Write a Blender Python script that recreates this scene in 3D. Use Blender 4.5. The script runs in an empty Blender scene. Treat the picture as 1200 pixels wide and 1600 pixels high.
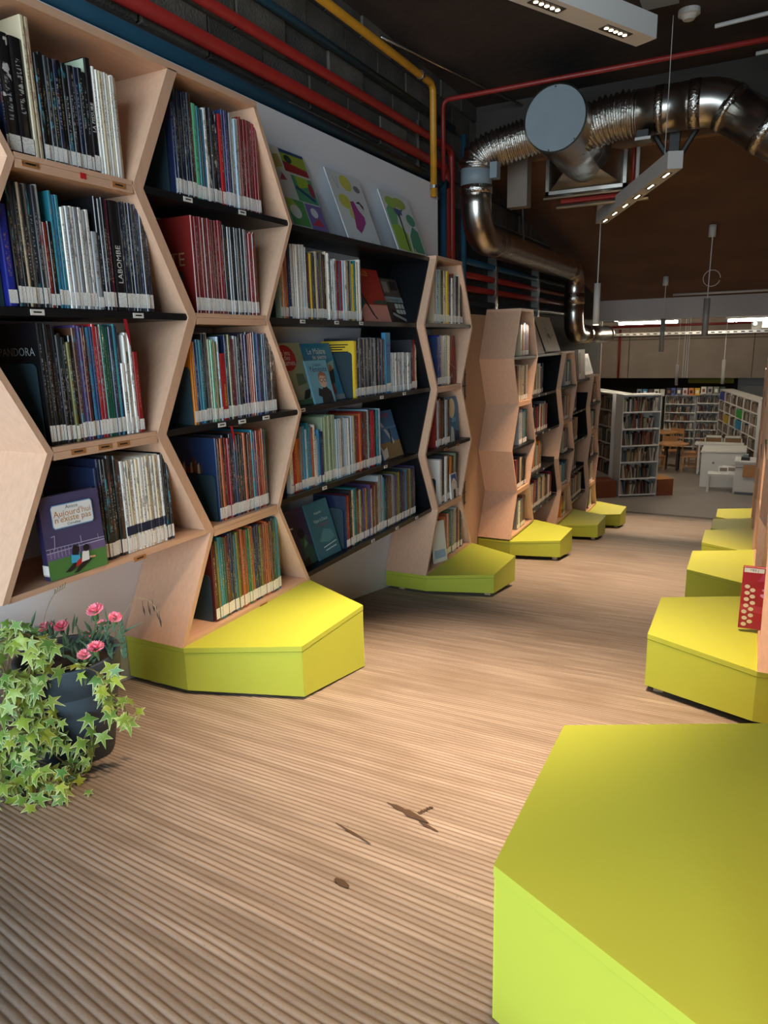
import bpy, bmesh, math, random
from mathutils import Vector, Matrix, noise
random.seed(7)
R = random.Random(11)
PI = math.pi
scene = bpy.context.scene
COL = scene.collection

# ------------------------------------------------------------------ camera
FPX, CX, CY = 1104.96, 600.0, 800.0
VPX, VPY, ROLL, CAMZ = 1187.56, 524.89, 0.0246, 1.4
dY = Vector((VPX - CX, VPY - CY, FPX)).normalized()
sn, cs = math.sin(ROLL), math.cos(ROLL)
dn = Vector((sn, cs, -(sn * dY.x + cs * dY.y) / dY.z)).normalized()
dZ = -dn
dX = dY.cross(dZ)
rt = Vector((dX.x, dY.x, dZ.x)); dnw = Vector((dX.y, dY.y, dZ.y)); fw = Vector((dX.z, dY.z, dZ.z))
cm = Matrix.Identity(4)
for i in range(3):
    cm[i][0] = rt[i]; cm[i][1] = -dnw[i]; cm[i][2] = -fw[i]
cm[2][3] = CAMZ
cd = bpy.data.cameras.new('camera')
cd.sensor_fit = 'VERTICAL'; cd.sensor_height = 32.0; cd.sensor_width = 24.0
cd.lens = FPX / 1600.0 * 32.0
cd.clip_start = 0.02
cam = bpy.data.objects.new('camera', cd); COL.objects.link(cam)
cam.matrix_world = cm
scene.camera = cam

# ------------------------------------------------------------------ world, view
w = bpy.data.worlds.new('daylight'); scene.world = w; w.use_nodes = True
bg = w.node_tree.nodes['Background']
bg.inputs[0].default_value = (0.73, 0.89, 1.0, 1); bg.inputs[1].default_value = 8.6
vs = scene.view_settings
vs.view_transform = 'Standard'; vs.look = 'None'; vs.exposure = 0.45; vs.gamma = 1.0
vs.use_curve_mapping = False
# daylight enters by the open entrance behind the photographer: a portal guides the sky light
pl_ = bpy.data.lights.new('entrance_portal', 'AREA'); pl_.shape = 'RECTANGLE'; pl_.size = 5.2; pl_.size_y = 3.2
pl_.cycles.is_portal = True
po = bpy.data.objects.new('entrance_portal', pl_); COL.objects.link(po)
po.location = (.2, -4.55, 1.88); po.rotation_euler = (PI / 2, 0, 0)
WARM = (1.0, 0.70, 0.45)

def spot(loc, power, ang=64, col=WARM, tilt=(0, 0), blend=0.6, rad=0.04):
    l = bpy.data.lights.new('led_spot', 'SPOT'); l.energy = power; l.color = col
    l.spot_size = math.radians(ang); l.spot_blend = blend; l.shadow_soft_size = rad
    o = bpy.data.objects.new('led_spot', l); COL.objects.link(o); o.location = loc
    o.rotation_euler = (tilt[0], tilt[1], 0)
    return o

# ------------------------------------------------------------------ materials
def lin(c):
    if isinstance(c, str):
        c = tuple(int(c[i:i + 2], 16) / 255 for i in (0, 2, 4))
    return tuple((v / 12.92 if v <= 0.04045 else ((v + 0.055) / 1.055) ** 2.4) for v in c)
MATS = {}
def mat(name, col, rough=0.6, metal=0.0, emit=0.0, var=0.0, vscale=8.0, bump=0.0, bscale=60.0, stretch=None, col2=None, trans=0.0, alpha=1.0, spec=0.5):
    if name in MATS: return MATS[name]
    m = bpy.data.materials.new(name); m.use_nodes = True; MATS[name] = m
    nt = m.node_tree; b = nt.nodes['Principled BSDF']
    c = lin(col); b.inputs['Base Color'].default_value = (*c, 1)
    b.inputs['Roughness'].default_value = rough; b.inputs['Metallic'].default_value = metal
    b.inputs['Specular IOR Level'].default_value = spec
    if trans: b.inputs['Transmission Weight'].default_value = trans
    if alpha < 1: b.inputs['Alpha'].default_value = alpha
    if emit:
        b.inputs['Emission Color'].default_value = (*c, 1); b.inputs['Emission Strength'].default_value = emit
    if var or bump:
        tc = nt.nodes.new('ShaderNodeTexCoord'); mp = nt.nodes.new('ShaderNodeMapping')
        nt.links.new(tc.outputs['Object'], mp.inputs[0])
        if stretch: mp.inputs['Scale'].default_value = stretch
    if var:
        n = nt.nodes.new('ShaderNodeTexNoise'); n.inputs['Scale'].default_value = vscale; n.inputs['Detail'].default_value = 6
        nt.links.new(mp.outputs[0], n.inputs['Vector'])
        mx = nt.nodes.new('ShaderNodeMix'); mx.data_type = 'RGBA'
        c2 = lin(col2) if col2 else tuple(v * (1 - var) for v in c)
        mx.inputs[6].default_value = (*c2, 1); mx.inputs[7].default_value = (*[min(1, v * (1 + var * .5)) for v in c], 1)
        rp = nt.nodes.new('ShaderNodeMapRange'); rp.inputs[1].default_value = 0.3; rp.inputs[2].default_value = 0.7
        nt.links.new(n.outputs[0], rp.inputs[0]); nt.links.new(rp.outputs[0], mx.inputs[0])
        nt.links.new(mx.outputs[2], b.inputs['Base Color'])
    if bump:
        n2 = nt.nodes.new('ShaderNodeTexNoise'); n2.inputs['Scale'].default_value = bscale; n2.inputs['Detail'].default_value = 5
        nt.links.new(mp.outputs[0], n2.inputs['Vector'])
        bp = nt.nodes.new('ShaderNodeBump'); bp.inputs['Strength'].default_value = bump; bp.inputs['Distance'].default_value = 0.01
        nt.links.new(n2.outputs[0], bp.inputs['Height']); nt.links.new(bp.outputs[0], b.inputs['Normal'])
    return m
BEECH = 'd6ad90'
M_beech = mat('beech_upright', BEECH, .45, var=.08, vscale=1.0, stretch=(70, 70, 2.5), bump=.04, bscale=1.5)
M_beechh = mat('beech_along', BEECH, .45, var=.08, vscale=1.0, stretch=(70, 2.5, 70), bump=.04, bscale=1.5)
M_edge = mat('beech_edge', 'd0a484', .5, var=.12, vscale=1.0, stretch=(60, 30, 30))
M_black = mat('black_laminate', '14161a', .4, var=.1, vscale=20)
M_white = mat('white_board', 'e4e7ee', .55, var=.02, vscale=3)
M_lime = mat('lime_laminate', 'bbc548', .5, var=.03, vscale=2, spec=.25)
M_limelip = mat('lime_edge_band', 'c3d23c', .35)
M_slate = mat('slate_metal', '2c4049', .5, var=.05, vscale=6)
M_block = mat('concrete_block', '6a635b', .9, var=.35, vscale=5, bump=.6, bscale=70)
M_mortar = mat('mortar', '3a3632', .95, var=.3, vscale=9)
M_dark = mat('dark_soffit', '3d312a', .9, var=.4, vscale=1.6, bump=.4, bscale=14)
M_brown = mat('brown_slab', '6a4c39', .9, var=.28, vscale=1.2, bump=.3, bscale=10)
M_tan = mat('tan_fascia', '8a6c52', .8, var=.1)
M_greyf = mat('grey_fascia', '77706a', .85, var=.2, vscale=2)
M_beam = mat('grey_beam', 'bab6b6', .7, var=.06, vscale=2)
M_conc = mat('hall_concrete', 'a09184', .85, var=.14, vscale=1.5, bump=.15, bscale=12)
M_hfloor = mat('hall_floor', '8a8178', .35, var=.1, vscale=1.5)
M_red = mat('red_paint', '8c211b', .45, var=.12, vscale=10)
M_blue = mat('blue_paint', '20475a', .45, var=.12, vscale=10)
M_yellow = mat('yellow_paint', 'bd8220', .45, var=.12, vscale=10)
M_galv = mat('galvanised_steel', 'b9b4ac', .28, 1.0, var=.15, vscale=6)
M_foil = mat('crinkled_foil', 'c4beb6', .2, 1.0, bump=.8, bscale=55)
M_capd = mat('grey_cap', '7e898f', .5, var=.05)
M_steeld = mat('dark_steel', '24221f', .5)
M_lampw = mat('white_lamp_body', 'c4c0ba', .5)
M_ltube = mat('grey_tube', '8e8a86', .45)
M_led = mat('led_light', 'ffe2b8', emit=14.0)
M_fluo = mat('fluorescent_light', 'fff2da', emit=90.0)
M_pot = mat('grey_pot', '3d4a55', .55, var=.08, vscale=5)
M_soil = mat('soil', '2a1d14', .95, var=.5, vscale=40, bump=.6)
M_stem = mat('stem_green', '4f6a3a', .6)
M_cleaf = mat('carnation_leaf', '4c6a50', .6, var=.15, vscale=20)
M_pink = mat('pink_petal', 'ea5f88', .6, var=.3, vscale=60, col2='f6b4bf')
M_straw = mat('dry_straw', '8d7a55', .7)
M_seed = mat('dark_seed', '3b2f26', .7)
M_paper = mat('paper_pages', 'd8d0c0', .8, var=.08, vscale=40)
M_cardw = mat('white_card', 'dcdad4', .6)
M_tag = mat('tan_tag', 'a9713f', .6)
M_ink = mat('black_ink', '141414', .6)
M_acr = mat('clear_acrylic', 'dfe6ea', .08, trans=.0, alpha=.22)
M_hwhite = mat('hall_white', 'd2cfca', .5)
M_hbrown = mat('brown_block_seat', '7a3d20', .5)
M_hochre = mat('ochre_seat_top', 'b0701f', .5)
M_hwood = mat('hall_wood', 'b5814f', .45, var=.1, vscale=12)
M_ribbon = mat('red_ribbon', 'b01e2a', .5)

PAL = {'black': '17171a', 'charcoal': '303238', 'navy': '1c2848', 'dark blue': '24385f', 'royal blue': '252f96', 'sky blue': '3d88b4', 'pale blue': 'a9c6d8',
       'teal': '2a7f90', 'dark green': '1f5f4c', 'mint green': '63b48c', 'olive green': '6f6b35', 'sage green': '94a68c', 'white': 'e4e3dd', 'cream': 'dccfae', 'silver': 'aab0b4',
       'grey': '7a7d80', 'beige': 'c2b092', 'brown': '5a3a28', 'rust': '7f422b', 'orange': 'd9862e', 'burnt orange': 'b25a34', 'yellow': 'e2c233', 'red': 'a62529', 'crimson': '87202e', 'dark red': '7c2522',
       'maroon': '5c2026', 'burgundy': '6e2a44', 'purple': '4b4072', 'violet': '483a60', 'pink': 'd88a9c'}
LIGHTS = {'white', 'cream', 'silver', 'beige', 'pale blue', 'yellow', 'orange', 'mint green', 'sage green', 'sky blue', 'pink'}
def cmat(n, rough=.45): return mat('print_' + n.replace(' ', '_'), PAL.get(n, n), rough)

# book cover: colour and ink come from each book, print only on the spine
def book_material():
    m = bpy.data.materials.new('book_cover'); m.use_nodes = True; nt = m.node_tree; N = nt.nodes; L = nt.links
    b = N['Principled BSDF']; b.inputs['Roughness'].default_value = .34; b.inputs['Coat Weight'].default_value = .4; b.inputs['Coat Roughness'].default_value = .12
    oi = N.new('ShaderNodeObjectInfo'); tc = N.new('ShaderNodeTexCoord'); sp = N.new('ShaderNodeSeparateXYZ')
    L.new(tc.outputs['Object'], sp.inputs[0])
    at = N.new('ShaderNodeAttribute'); at.attribute_type = 'OBJECT'; at.attribute_name = 'ink'
    at2 = N.new('ShaderNodeAttribute'); at2.attribute_type = 'OBJECT'; at2.attribute_name = 'accent'
    def mth(op, a, bb=None, c=None):
        n = N.new('ShaderNodeMath'); n.operation = op
        for i, v in enumerate((a, bb, c)):
            if v is None: continue
            if isinstance(v, (int, float)): n.inputs[i].default_value = v
            else: L.new(v, n.inputs[i])
        return n.outputs[0]
    rnd = oi.outputs['Random']
    spine = mth('GREATER_THAN', sp.outputs[0], -0.010)
    cmb = N.new('ShaderNodeCombineXYZ')
    L.new(mth('MULTIPLY', sp.outputs[1], 2.2), cmb.inputs[0]); L.new(mth('MULTIPLY', sp.outputs[2], 70.0), cmb.inputs[1]); L.new(mth('MULTIPLY', rnd, 97.0), cmb.inputs[2])
    nz = N.new('ShaderNodeTexNoise'); nz.inputs['Scale'].default_value = 1.0; nz.inputs['Detail'].default_value = 2.0
    L.new(cmb.outputs[0], nz.inputs['Vector'])
    txt = mth('MULTIPLY', mth('GREATER_THAN', nz.outputs[0], 0.54), .6)
    z0 = mth('MULTIPLY_ADD', rnd, .22, .22); z1 = mth('MULTIPLY_ADD', rnd, .25, .68)
    zin = mth('MULTIPLY', mth('GREATER_THAN', sp.outputs[2], z0), mth('LESS_THAN', sp.outputs[2], z1))
    yin = mth('MULTIPLY', mth('GREATER_THAN', sp.outputs[1], .3), mth('LESS_THAN', sp.outputs[1], .68))
    tm = mth('MULTIPLY', mth('MULTIPLY', txt, spine), mth('MULTIPLY', zin, yin))
    # accent picture band on the spine
    cm2 = N.new('ShaderNodeCombineXYZ'); L.new(mth('MULTIPLY', sp.outputs[2], 7.0), cm2.inputs[0]); L.new(mth('MULTIPLY', rnd, 57.0), cm2.inputs[1]); L.new(sp.outputs[1], cm2.inputs[2])
    n2 = N.new('ShaderNodeTexNoise'); n2.inputs['Scale'].default_value = 1.0; n2.inputs['Detail'].default_value = 5.0; L.new(cm2.outputs[0], n2.inputs['Vector'])
    am = mth('MULTIPLY', mth('GREATER_THAN', n2.outputs[0], .60), mth('MULTIPLY', spine, .7))
    mx1 = N.new('ShaderNodeMix'); mx1.data_type = 'RGBA'; L.new(am, mx1.inputs[0]); L.new(oi.outputs['Color'], mx1.inputs[6]); L.new(at2.outputs['Color'], mx1.inputs[7])
    mx2 = N.new('ShaderNodeMix'); mx2.data_type = 'RGBA'; L.new(tm, mx2.inputs[0]); L.new(mx1.outputs[2], mx2.inputs[6]); L.new(at.outputs['Color'], mx2.inputs[7])
    L.new(mx2.outputs[2], b.inputs['Base Color'])
    return m
M_book = book_material()
def label_material():
    m = bpy.data.materials.new('spine_label_paper'); m.use_nodes = True; nt = m.node_tree; N = nt.nodes; L = nt.links
    b = N['Principled BSDF']; b.inputs['Roughness'].default_value = .5
    tc = N.new('ShaderNodeTexCoord'); mp = N.new('ShaderNodeMapping'); mp.inputs['Scale'].default_value = (1, 5, 170)
    L.new(tc.outputs['Object'], mp.inputs[0])
    oi = N.new('ShaderNodeObjectInfo')
    nz = N.new('ShaderNodeTexNoise'); nz.noise_dimensions = '4D'; nz.inputs['Scale'].default_value = 1; nz.inputs['Detail'].default_value = 1
    L.new(mp.outputs[0], nz.inputs['Vector']); L.new(oi.outputs['Random'], nz.inputs['W'])
    mr = N.new('ShaderNodeMapRange'); mr.inputs[1].default_value = .56; mr.inputs[2].default_value = .62; L.new(nz.outputs[0], mr.inputs[0])
    mx = N.new('ShaderNodeMix'); mx.data_type = 'RGBA'; mx.inputs[6].default_value = (*lin('f4f2ec'), 1); mx.inputs[7].default_value = (*lin('c8c5be'), 1)
    L.new(mr.outputs[0], mx.inputs[0]); L.new(mx.outputs[2], b.inputs['Base Color'])
    return m
M_slab = label_material()

# ------------------------------------------------------------------ mesh helpers
class MB:
    def __init__(s): s.v = []; s.f = []; s.mi = []; s.mats = []; s.attr = []
    def m(s, material):
        if material not in s.mats: s.mats.append(material)
        return s.mats.index(material)
    def add(s, vs, fs, material):
        o = len(s.v); s.v += [tuple(p) for p in vs]; k = s.m(material)
        for f in fs: s.f.append(tuple(i + o for i in f)); s.mi.append(k)
        return s
    def box(s, a, b, material):
        x0, y0, z0 = a; x1, y1, z1 = b
        return s.add([(x0,y0,z0),(x1,y0,z0),(x1,y1,z0),(x0,y1,z0),(x0,y0,z1),(x1,y0,z1),(x1,y1,z1),(x0,y1,z1)],
                     [(0,3,2,1),(4,5,6,7),(0,1,5,4),(1,2,6,5),(2,3,7,6),(3,0,4,7)], material)
    def hexa(s, p, material):   # eight points: lower four, upper four
        return s.add(p, [(0,3,2,1),(4,5,6,7),(0,1,5,4),(1,2,6,5),(2,3,7,6),(3,0,4,7)], material)
    def prismX(s, poly, x0, x1, material):   # poly in (y,z), counter clockwise seen from +X
        n = len(poly)
        vs = [(x0, y, z) for y, z in poly] + [(x1, y, z) for y, z in poly]
        fs = [tuple(reversed(range(n))), tuple(range(n, 2 * n))] + [(i, (i + 1) % n, n + (i + 1) % n, n + i) for i in range(n)]
        return s.add(vs, fs, material)
    def prismZ(s, poly, zs0, zs1, material):  # poly in (x,y) ccw; zs lists or numbers
        n = len(poly)
        a = zs0 if hasattr(zs0, '__len__') else [zs0] * n; b = zs1 if hasattr(zs1, '__len__') else [zs1] * n
        vs = [(x, y, a[i]) for i, (x, y) in enumerate(poly)] + [(x, y, b[i]) for i, (x, y) in enumerate(poly)]
        fs = [tuple(reversed(range(n))), tuple(range(n, 2 * n))] + [(i, (i + 1) % n, n + (i + 1) % n, n + i) for i in range(n)]
        return s.add(vs, fs, material)
    def tube(s, pts, rad, material, seg=10, caps=True):
        pts = [Vector(p) for p in pts]; n = len(pts)
        rs = rad if hasattr(rad, '__len__') else [rad] * n
        vs = []; up = None
        for i, p in enumerate(pts):
            t = (pts[min(i + 1, n - 1)] - pts[max(i - 1, 0)]).normalized()
            if up is None:
                up = Vector((0, 0, 1)) if abs(t.z) < .9 else Vector((1, 0, 0))
            a = (up - t * up.dot(t)).normalized(); bb = t.cross(a); up = a
            for k in range(seg):
                th = 2 * PI * k / seg
                vs.append(p + (a * math.cos(th) + bb * math.sin(th)) * rs[i])
        fs = [(i * seg + k, i * seg + (k + 1) % seg, (i + 1) * seg + (k + 1) % seg, (i + 1) * seg + k) for i in range(n - 1) for k in range(seg)]
        if caps: fs += [tuple(reversed(range(seg))), tuple(range((n - 1) * seg, n * seg))]
        return s.add(vs, fs, material)
    def lathe(s, prof, c, material, seg=32, caps=False):
        vs = []; n = len(prof)
        for r, z in prof:
            for k in range(seg):
                th = 2 * PI * k / seg; vs.append((c[0] + r * math.cos(th), c[1] + r * math.sin(th), c[2] + z))
        fs = [(i * seg + k, i * seg + (k + 1) % seg, (i + 1) * seg + (k + 1) % seg, (i + 1) * seg + k) for i in range(n - 1) for k in range(seg)]
        if caps: fs += [tuple(reversed(range(seg))), tuple(range((n - 1) * seg, n * seg))]
        return s.add(vs, fs, material)
    def mesh(s, name, smooth=False):
        me = bpy.data.meshes.new(name); me.from_pydata(s.v, [], s.f)
        for m in s.mats: me.materials.append(m)
        me.polygons.foreach_set('material_index', s.mi)
        if smooth: me.polygons.foreach_set('use_smooth', [True] * len(me.polygons))
        me.update(); return me
    def build(s, name, parent=None, smooth=False, loc=None):
        """one mesh object; points are given in world space, the origin is put at loc (or kept)"""
        if loc is not None:
            l = Vector(loc); s.v = [tuple(Vector(p) - l) for p in s.v]
        o = bpy.data.objects.new(name, s.mesh(name, smooth)); COL.objects.link(o)
        if loc is not None: o.location = loc
        if parent is not None: attach(o, parent)
        return o
def world_of(o):
    m = Matrix.LocRotScale(o.location, o.rotation_euler, o.scale)
    return (world_of(o.parent) @ o.matrix_parent_inverse @ m) if o.parent else m
def attach(o, parent):
    o.parent = parent; o.matrix_parent_inverse = world_of(parent).inverted()
def tag(o, label, cat, group=None, kind=None):
    o['label'] = label; o['category'] = cat
    if group: o['group'] = group
    if kind: o['kind'] = kind
    return o
def thing(name, label, cat, loc, group=None):
    o = bpy.data.objects.new(name, None); COL.objects.link(o); o.location = loc; o.empty_display_size = .1
    return tag(o, label, cat, group)
def struct(o): o['kind'] = 'structure'; return o
def stuff(o): o['kind'] = 'stuff'; return o
def floor_z(y): return .275 - .15 * max(y, .2)
def smoothpath(pts, n=8):
    """Catmull-Rom through pts"""
    P = [Vector(p) for p in pts]; P = [P[0] * 2 - P[1]] + P + [P[-1] * 2 - P[-2]]; out = []
    for i in range(1, len(P) - 2):
        for k in range(n):
            t = k / n; a, b, c, d = P[i - 1:i + 3]
            out.append(.5 * ((2 * b) + (c - a) * t + (2 * a - 5 * b + 4 * c - d) * t * t + (3 * b - a - 3 * c + d) * t ** 3))
    out.append(P[-2]); return out
_tcache = {}
def text_geo(txt, size=1.0, align='CENTER'):
    k = (txt, align)
    if k not in _tcache:
        cu = bpy.data.curves.new('t', 'FONT'); cu.body = txt; cu.align_x = align; cu.align_y = 'CENTER'; cu.size = 1.0; cu.resolution_u = 2
        ob = bpy.data.objects.new('t', cu); me = ob.to_mesh()
        _tcache[k] = ([tuple(v.co) for v in me.vertices], [tuple(p.vertices) for p in me.polygons])
        ob.to_mesh_clear(); bpy.data.objects.remove(ob); bpy.data.curves.remove(cu)
    v, f = _tcache[k]; return [(x * size, y * size) for x, y, _ in v], f

# ------------------------------------------------------------------ the setting
XF, XB = -2.0486, -2.39       # front and back plane of the left bookcases
XR = 0.105                    # front plane of the right bookcases
# ribbed concrete ramp
def ramp_material(ridged):
    m = bpy.data.materials.new('ribbed_concrete' if ridged else 'ribbed_concrete_far'); m.use_nodes = True; nt = m.node_tree; N = nt.nodes; L = nt.links
    b = N['Principled BSDF']; b.inputs['Roughness'].default_value = .62
    tc = N.new('ShaderNodeTexCoord')
    mp = N.new('ShaderNodeMapping'); mp.inputs['Scale'].default_value = (1.2, 14, 1); L.new(tc.outputs['Object'], mp.inputs[0])
    n1 = N.new('ShaderNodeTexNoise'); n1.inputs['Scale'].default_value = 1.6; n1.inputs['Detail'].default_value = 7; L.new(mp.outputs[0], n1.inputs['Vector'])
    n2 = N.new('ShaderNodeTexNoise'); n2.inputs['Scale'].default_value = 1.3; n2.inputs['Detail'].default_value = 6; L.new(tc.outputs['Object'], n2.inputs['Vector'])
    n3 = N.new('ShaderNodeTexNoise'); n3.inputs['Scale'].default_value = 130; n3.inputs['Detail'].default_value = 3; L.new(tc.outputs['Object'], n3.inputs['Vector'])
    def mixc(f, a, bb):
        mx = N.new('ShaderNodeMix'); mx.data_type = 'RGBA'
        for i, v in ((0, f), (6, a), (7, bb)):
            if isinstance(v, str): mx.inputs[i].default_value = (*lin(v), 1)
            elif isinstance(v, (int, float)): mx.inputs[i].default_value = v
            else: L.new(v, mx.inputs[i])
        return mx.outputs[2]
    def rng(s, a, bb):
        r = N.new('ShaderNodeMapRange'); r.inputs[1].default_value = a; r.inputs[2].default_value = bb; L.new(s, r.inputs[0]); return r.outputs[0]
    top = mixc(rng(n1.outputs[0], .32, .68), '8a7e74', 'aea298')
    top = mixc(rng(n2.outputs[0], .55, .8), top, '7c6c5c')
    if ridged:
        at = N.new('ShaderNodeAttribute'); at.attribute_name = 'crest'
        cr = at.outputs['Fac']
    else:
        sp = N.new('ShaderNodeSeparateXYZ'); L.new(tc.outputs['Object'], sp.inputs[0])
        sm = N.new('ShaderNodeMath'); sm.operation = 'MULTIPLY'; sm.inputs[1].default_value = 2 * PI / .0205; L.new(sp.outputs[1], sm.inputs[0])
        sc_ = N.new('ShaderNodeMath'); sc_.operation = 'COSINE'; L.new(sm.outputs[0], sc_.inputs[0])
        cr = rng(sc_.outputs[0], -1, 0)
    col = mixc(cr, '6c5b4d', top)
    sp2 = rng(n3.outputs[0], .68, .74)
    mm = N.new('ShaderNodeMath'); mm.operation = 'MULTIPLY'; mm.inputs[1].default_value = .5; L.new(sp2, mm.inputs[0])
    col = mixc(mm.outputs[0], col, '5b4a3e')
    L.new(col, b.inputs['Base Color'])
    bp = N.new('ShaderNodeBump'); bp.inputs['Strength'].default_value = .35; bp.inputs['Distance'].default_value = .003
    if ridged: L.new(n3.outputs[0], bp.inputs['Height'])
    else:
        ad = N.new('ShaderNodeMath'); ad.operation = 'ADD'; L.new(cr, ad.inputs[0]); L.new(n3.outputs[0], ad.inputs[1]); L.new(ad.outputs[0], bp.inputs['Height'])
    L.new(bp.outputs[0], b.inputs['Normal'])
    return m
def fan(y):
    K = [(.25, 0), (.45, -.12), (.7, -.15), (1.2, -.07), (1.6, -.02), (2.2, 0), (3.2, .08), (4.0, .15), (4.6, .10), (5.2, 0)]
    for (a, u), (b, v) in zip(K, K[1:]):
        if a <= y <= b: t = (y - a) / (b - a); t = t * t * (3 - 2 * t); return u + (v - u) * t
    return 0
def build_floor():
    pitch, y0, y1, x0, x1, nx = .0205, .25, 5.2, -2.5, .62, 44
    prof = [(0, 0), (.14, .55), (.3, .93), (.5, 1.0), (.7, .93), (.86, .55)]
    n = int((y1 - y0) / pitch); rows = []
    for i in range(n):
        rows += [(y0 + (i + t) * pitch, h, i) for t, h in prof]
    rows.append((y0 + n * pitch, 0, n))
    V = []; F = []; A = []
    for y, h, i in rows:
        for k in range(nx + 1):
            x = x0 + (x1 - x0) * k / nx
            yy = y + fan(y) * (x + 1.0) + .006 * noise.noise((x * 1.7, i * .05, 0)) + .002 * noise.noise((x * 9, i * .9, 3))
            wear = .75 + .5 * noise.noise((x * 2.5, i * .6, 7)) ; wear = max(.15, min(1, wear))
            V.append((x, yy, floor_z(yy) - .0035 + .0035 * h * wear)); A.append(min(1, h * 1.05) * (.55 + .45 * wear))
    W = nx + 1
    for r in range(len(rows) - 1):
        for k in range(nx): F.append((r * W + k, r * W + k + 1, (r + 1) * W + k + 1, (r + 1) * W + k))
    nr = len(V); NF = len(F)
    ya = y0; yb = y0 + n * pitch
    for a, b_ in ((-4.7, .2), (.2, ya + .02), (yb - .05, 13.5), (.2, 5.3)):
        o = len(V)
        e_ = .006 if (a, b_) == (.2, 5.3) else .0034; V += [(x0, a, floor_z(a) - e_), (x1, a, floor_z(a) - e_), (x1, b_, floor_z(b_) - e_), (x0, b_, floor_z(b_) - e_)]; A += [.7] * 4
        F.append((o, o + 1, o + 2, o + 3))
    me = bpy.data.meshes.new('floor'); me.from_pydata(V, [], F)
    me.materials.append(ramp_material(True)); me.materials.append(ramp_material(False))
    me.polygons.foreach_set('material_index', [0] * NF + [1] * (len(F) - NF))
    me.polygons.foreach_set('use_smooth', [True] * len(F))
    at = me.attributes.new('crest', 'FLOAT', 'POINT'); at.data.foreach_set('value', A)
    o = bpy.data.objects.new('floor', me); COL.objects.link(o); struct(o)
    return o
floor = build_floor()
# dried spill marks on the ramp
def spill(pts, r, name='stain'):
    b = MB(); P = []
    for x, y in pts: P.append((x, y))
    vs = []; fs = []
    n = len(P)
    for i, (x, y) in enumerate(P):
        rr = r * math.sin(PI * (i + .6) / (n + .2)) * (.7 + .6 * R.random())
        vs += [(x, y - rr, floor_z(y - rr) + .0012), (x, y + rr, floor_z(y + rr) + .0012)]
    for i in range(n - 1): fs.append((2 * i, 2 * i + 2, 2 * i + 3, 2 * i + 1))
    b.add(vs, fs, mat('dried_spill', '4a3626', .6)); o = b.build(name, floor); return o
spill([(-.905 + .016 * k, 1.70 - .004 * k + .004 * R.random()) for k in range(11)], .012)
spill([(-.775 + .012 * k, 1.655 - .004 * k) for k in range(7)], .008)
spill([(-.845 + .012 * k, 1.295 - .003 * k) for k in range(5)], .011)
for k in range(5):
    spill([(-.80 + .004 * k + .005 * q, 1.70 + .012 * k) for q in range(4)], .007 - .0008 * k)
spill([(-.98 + .02 * k, 1.52 - .006 * k) for k in range(8)], .005)

hf = MB().box((-7, 13.5, -1.85), (5, 28, -1.75), M_hfloor).build('floor_hall'); struct(hf)
struct(MB().box((-2.5, 13.44, -1.84), (.62, 13.56, -1.742), mat('threshold_strip', '5f5046', .6)).build('trim_1'))
# left wall: mortar body and concrete blocks above the shelving
wl = MB().box((-2.75, -4.7, -1.9), (-2.535, 13.4, 3.6), M_mortar).build('wall_left'); struct(wl)
bl = 0
BW, BH = .45, .2
blk_mesh = []
for kind in range(4):
    b = MB(); j = .006
    hx = .018 + .004 * kind
    v0 = [(0, j, j), (0, BW - j, j), (0, BW - j, BH - j), (0, j, BH - j)]
    v1 = [(hx, j + .006, j + .006), (hx, BW - j - .006, j + .006), (hx, BW - j - .006, BH - j - .006), (hx, j + .006, BH - j - .006)]
    b.add(v0 + v1, [(4, 5, 6, 7), (0, 1, 5, 4), (1, 2, 6, 5), (2, 3, 7, 6), (3, 0, 4, 7)], mat('concrete_block_%d' % kind, ['4f4a44', '5a544c', '454039', '615a50'][kind], .92, var=.35, vscale=6, bump=.7, bscale=80))
    blk_mesh.append(b.mesh('concrete_block'))
for r in range(5):
    z = 2.585 + r * BH
    if z + BH > 3.62: continue
    for c in range(-1, 26):
        y = 1.05 + c * BW + (BW / 2 if r % 2 else 0)
        if y > 12.5: continue
        o = bpy.data.objects.new('concrete_block', blk_mesh[R.randrange(4)]); COL.objects.link(o)
        o.location = (-2.536, y, z); o.scale = (1, 1, 1); attach(o, wl)
        bl += 1
struct(MB().box((.62, .35, -1.9), (.8, 13.4, 3.6), M_brown).build('wall_right'))
struct(MB().box((-2.75, -4.7, 3.52), (3.2, 7.0, 3.7), M_dark).build('ceiling'))
# sloping slab over the lower ramp
o = MB().prismX([(6.9, 3.01), (13.4, 2.03), (13.4, 2.3), (6.9, 3.3)], -2.75, 3.2, M_brown).build('ceiling_slope'); struct(o)
struct(MB().box((-2.6, 6.84, 3.12), (3.2, 6.9, 3.56), mat('dark_fascia', '3f3934', .9, var=.2, vscale=2)).build('trim_2'))
struct(MB().box((-2.6, 6.80, 3.0), (3.2, 6.9, 3.12), M_tan).build('trim_3'))
struct(MB().box((-6.9, 13.2, 1.72), (4.9, 13.5, 2.06), M_beam).build('trim_4'))
# entrance side behind the photographer
struct(MB().box((-2.75, -4.75, .0), (-2.45, -4.55, 3.6), M_greyf).build('wall_entrance'))
struct(MB().box((2.85, -4.75, .0), (3.2, -4.55, 3.6), M_greyf).build('wall_entrance_side'))
struct(MB().box((3.1, -4.7, .0), (3.25, .4, 3.6), M_greyf).build('wall_alcove'))
struct(MB().box((.62, .33, .0), (3.2, .45, 3.6), M_greyf).build('wall_alcove_end'))
struct(MB().box((.6, -4.7, .1), (3.2, .4, .244), M_hfloor).build('floor_alcove'))
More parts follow.
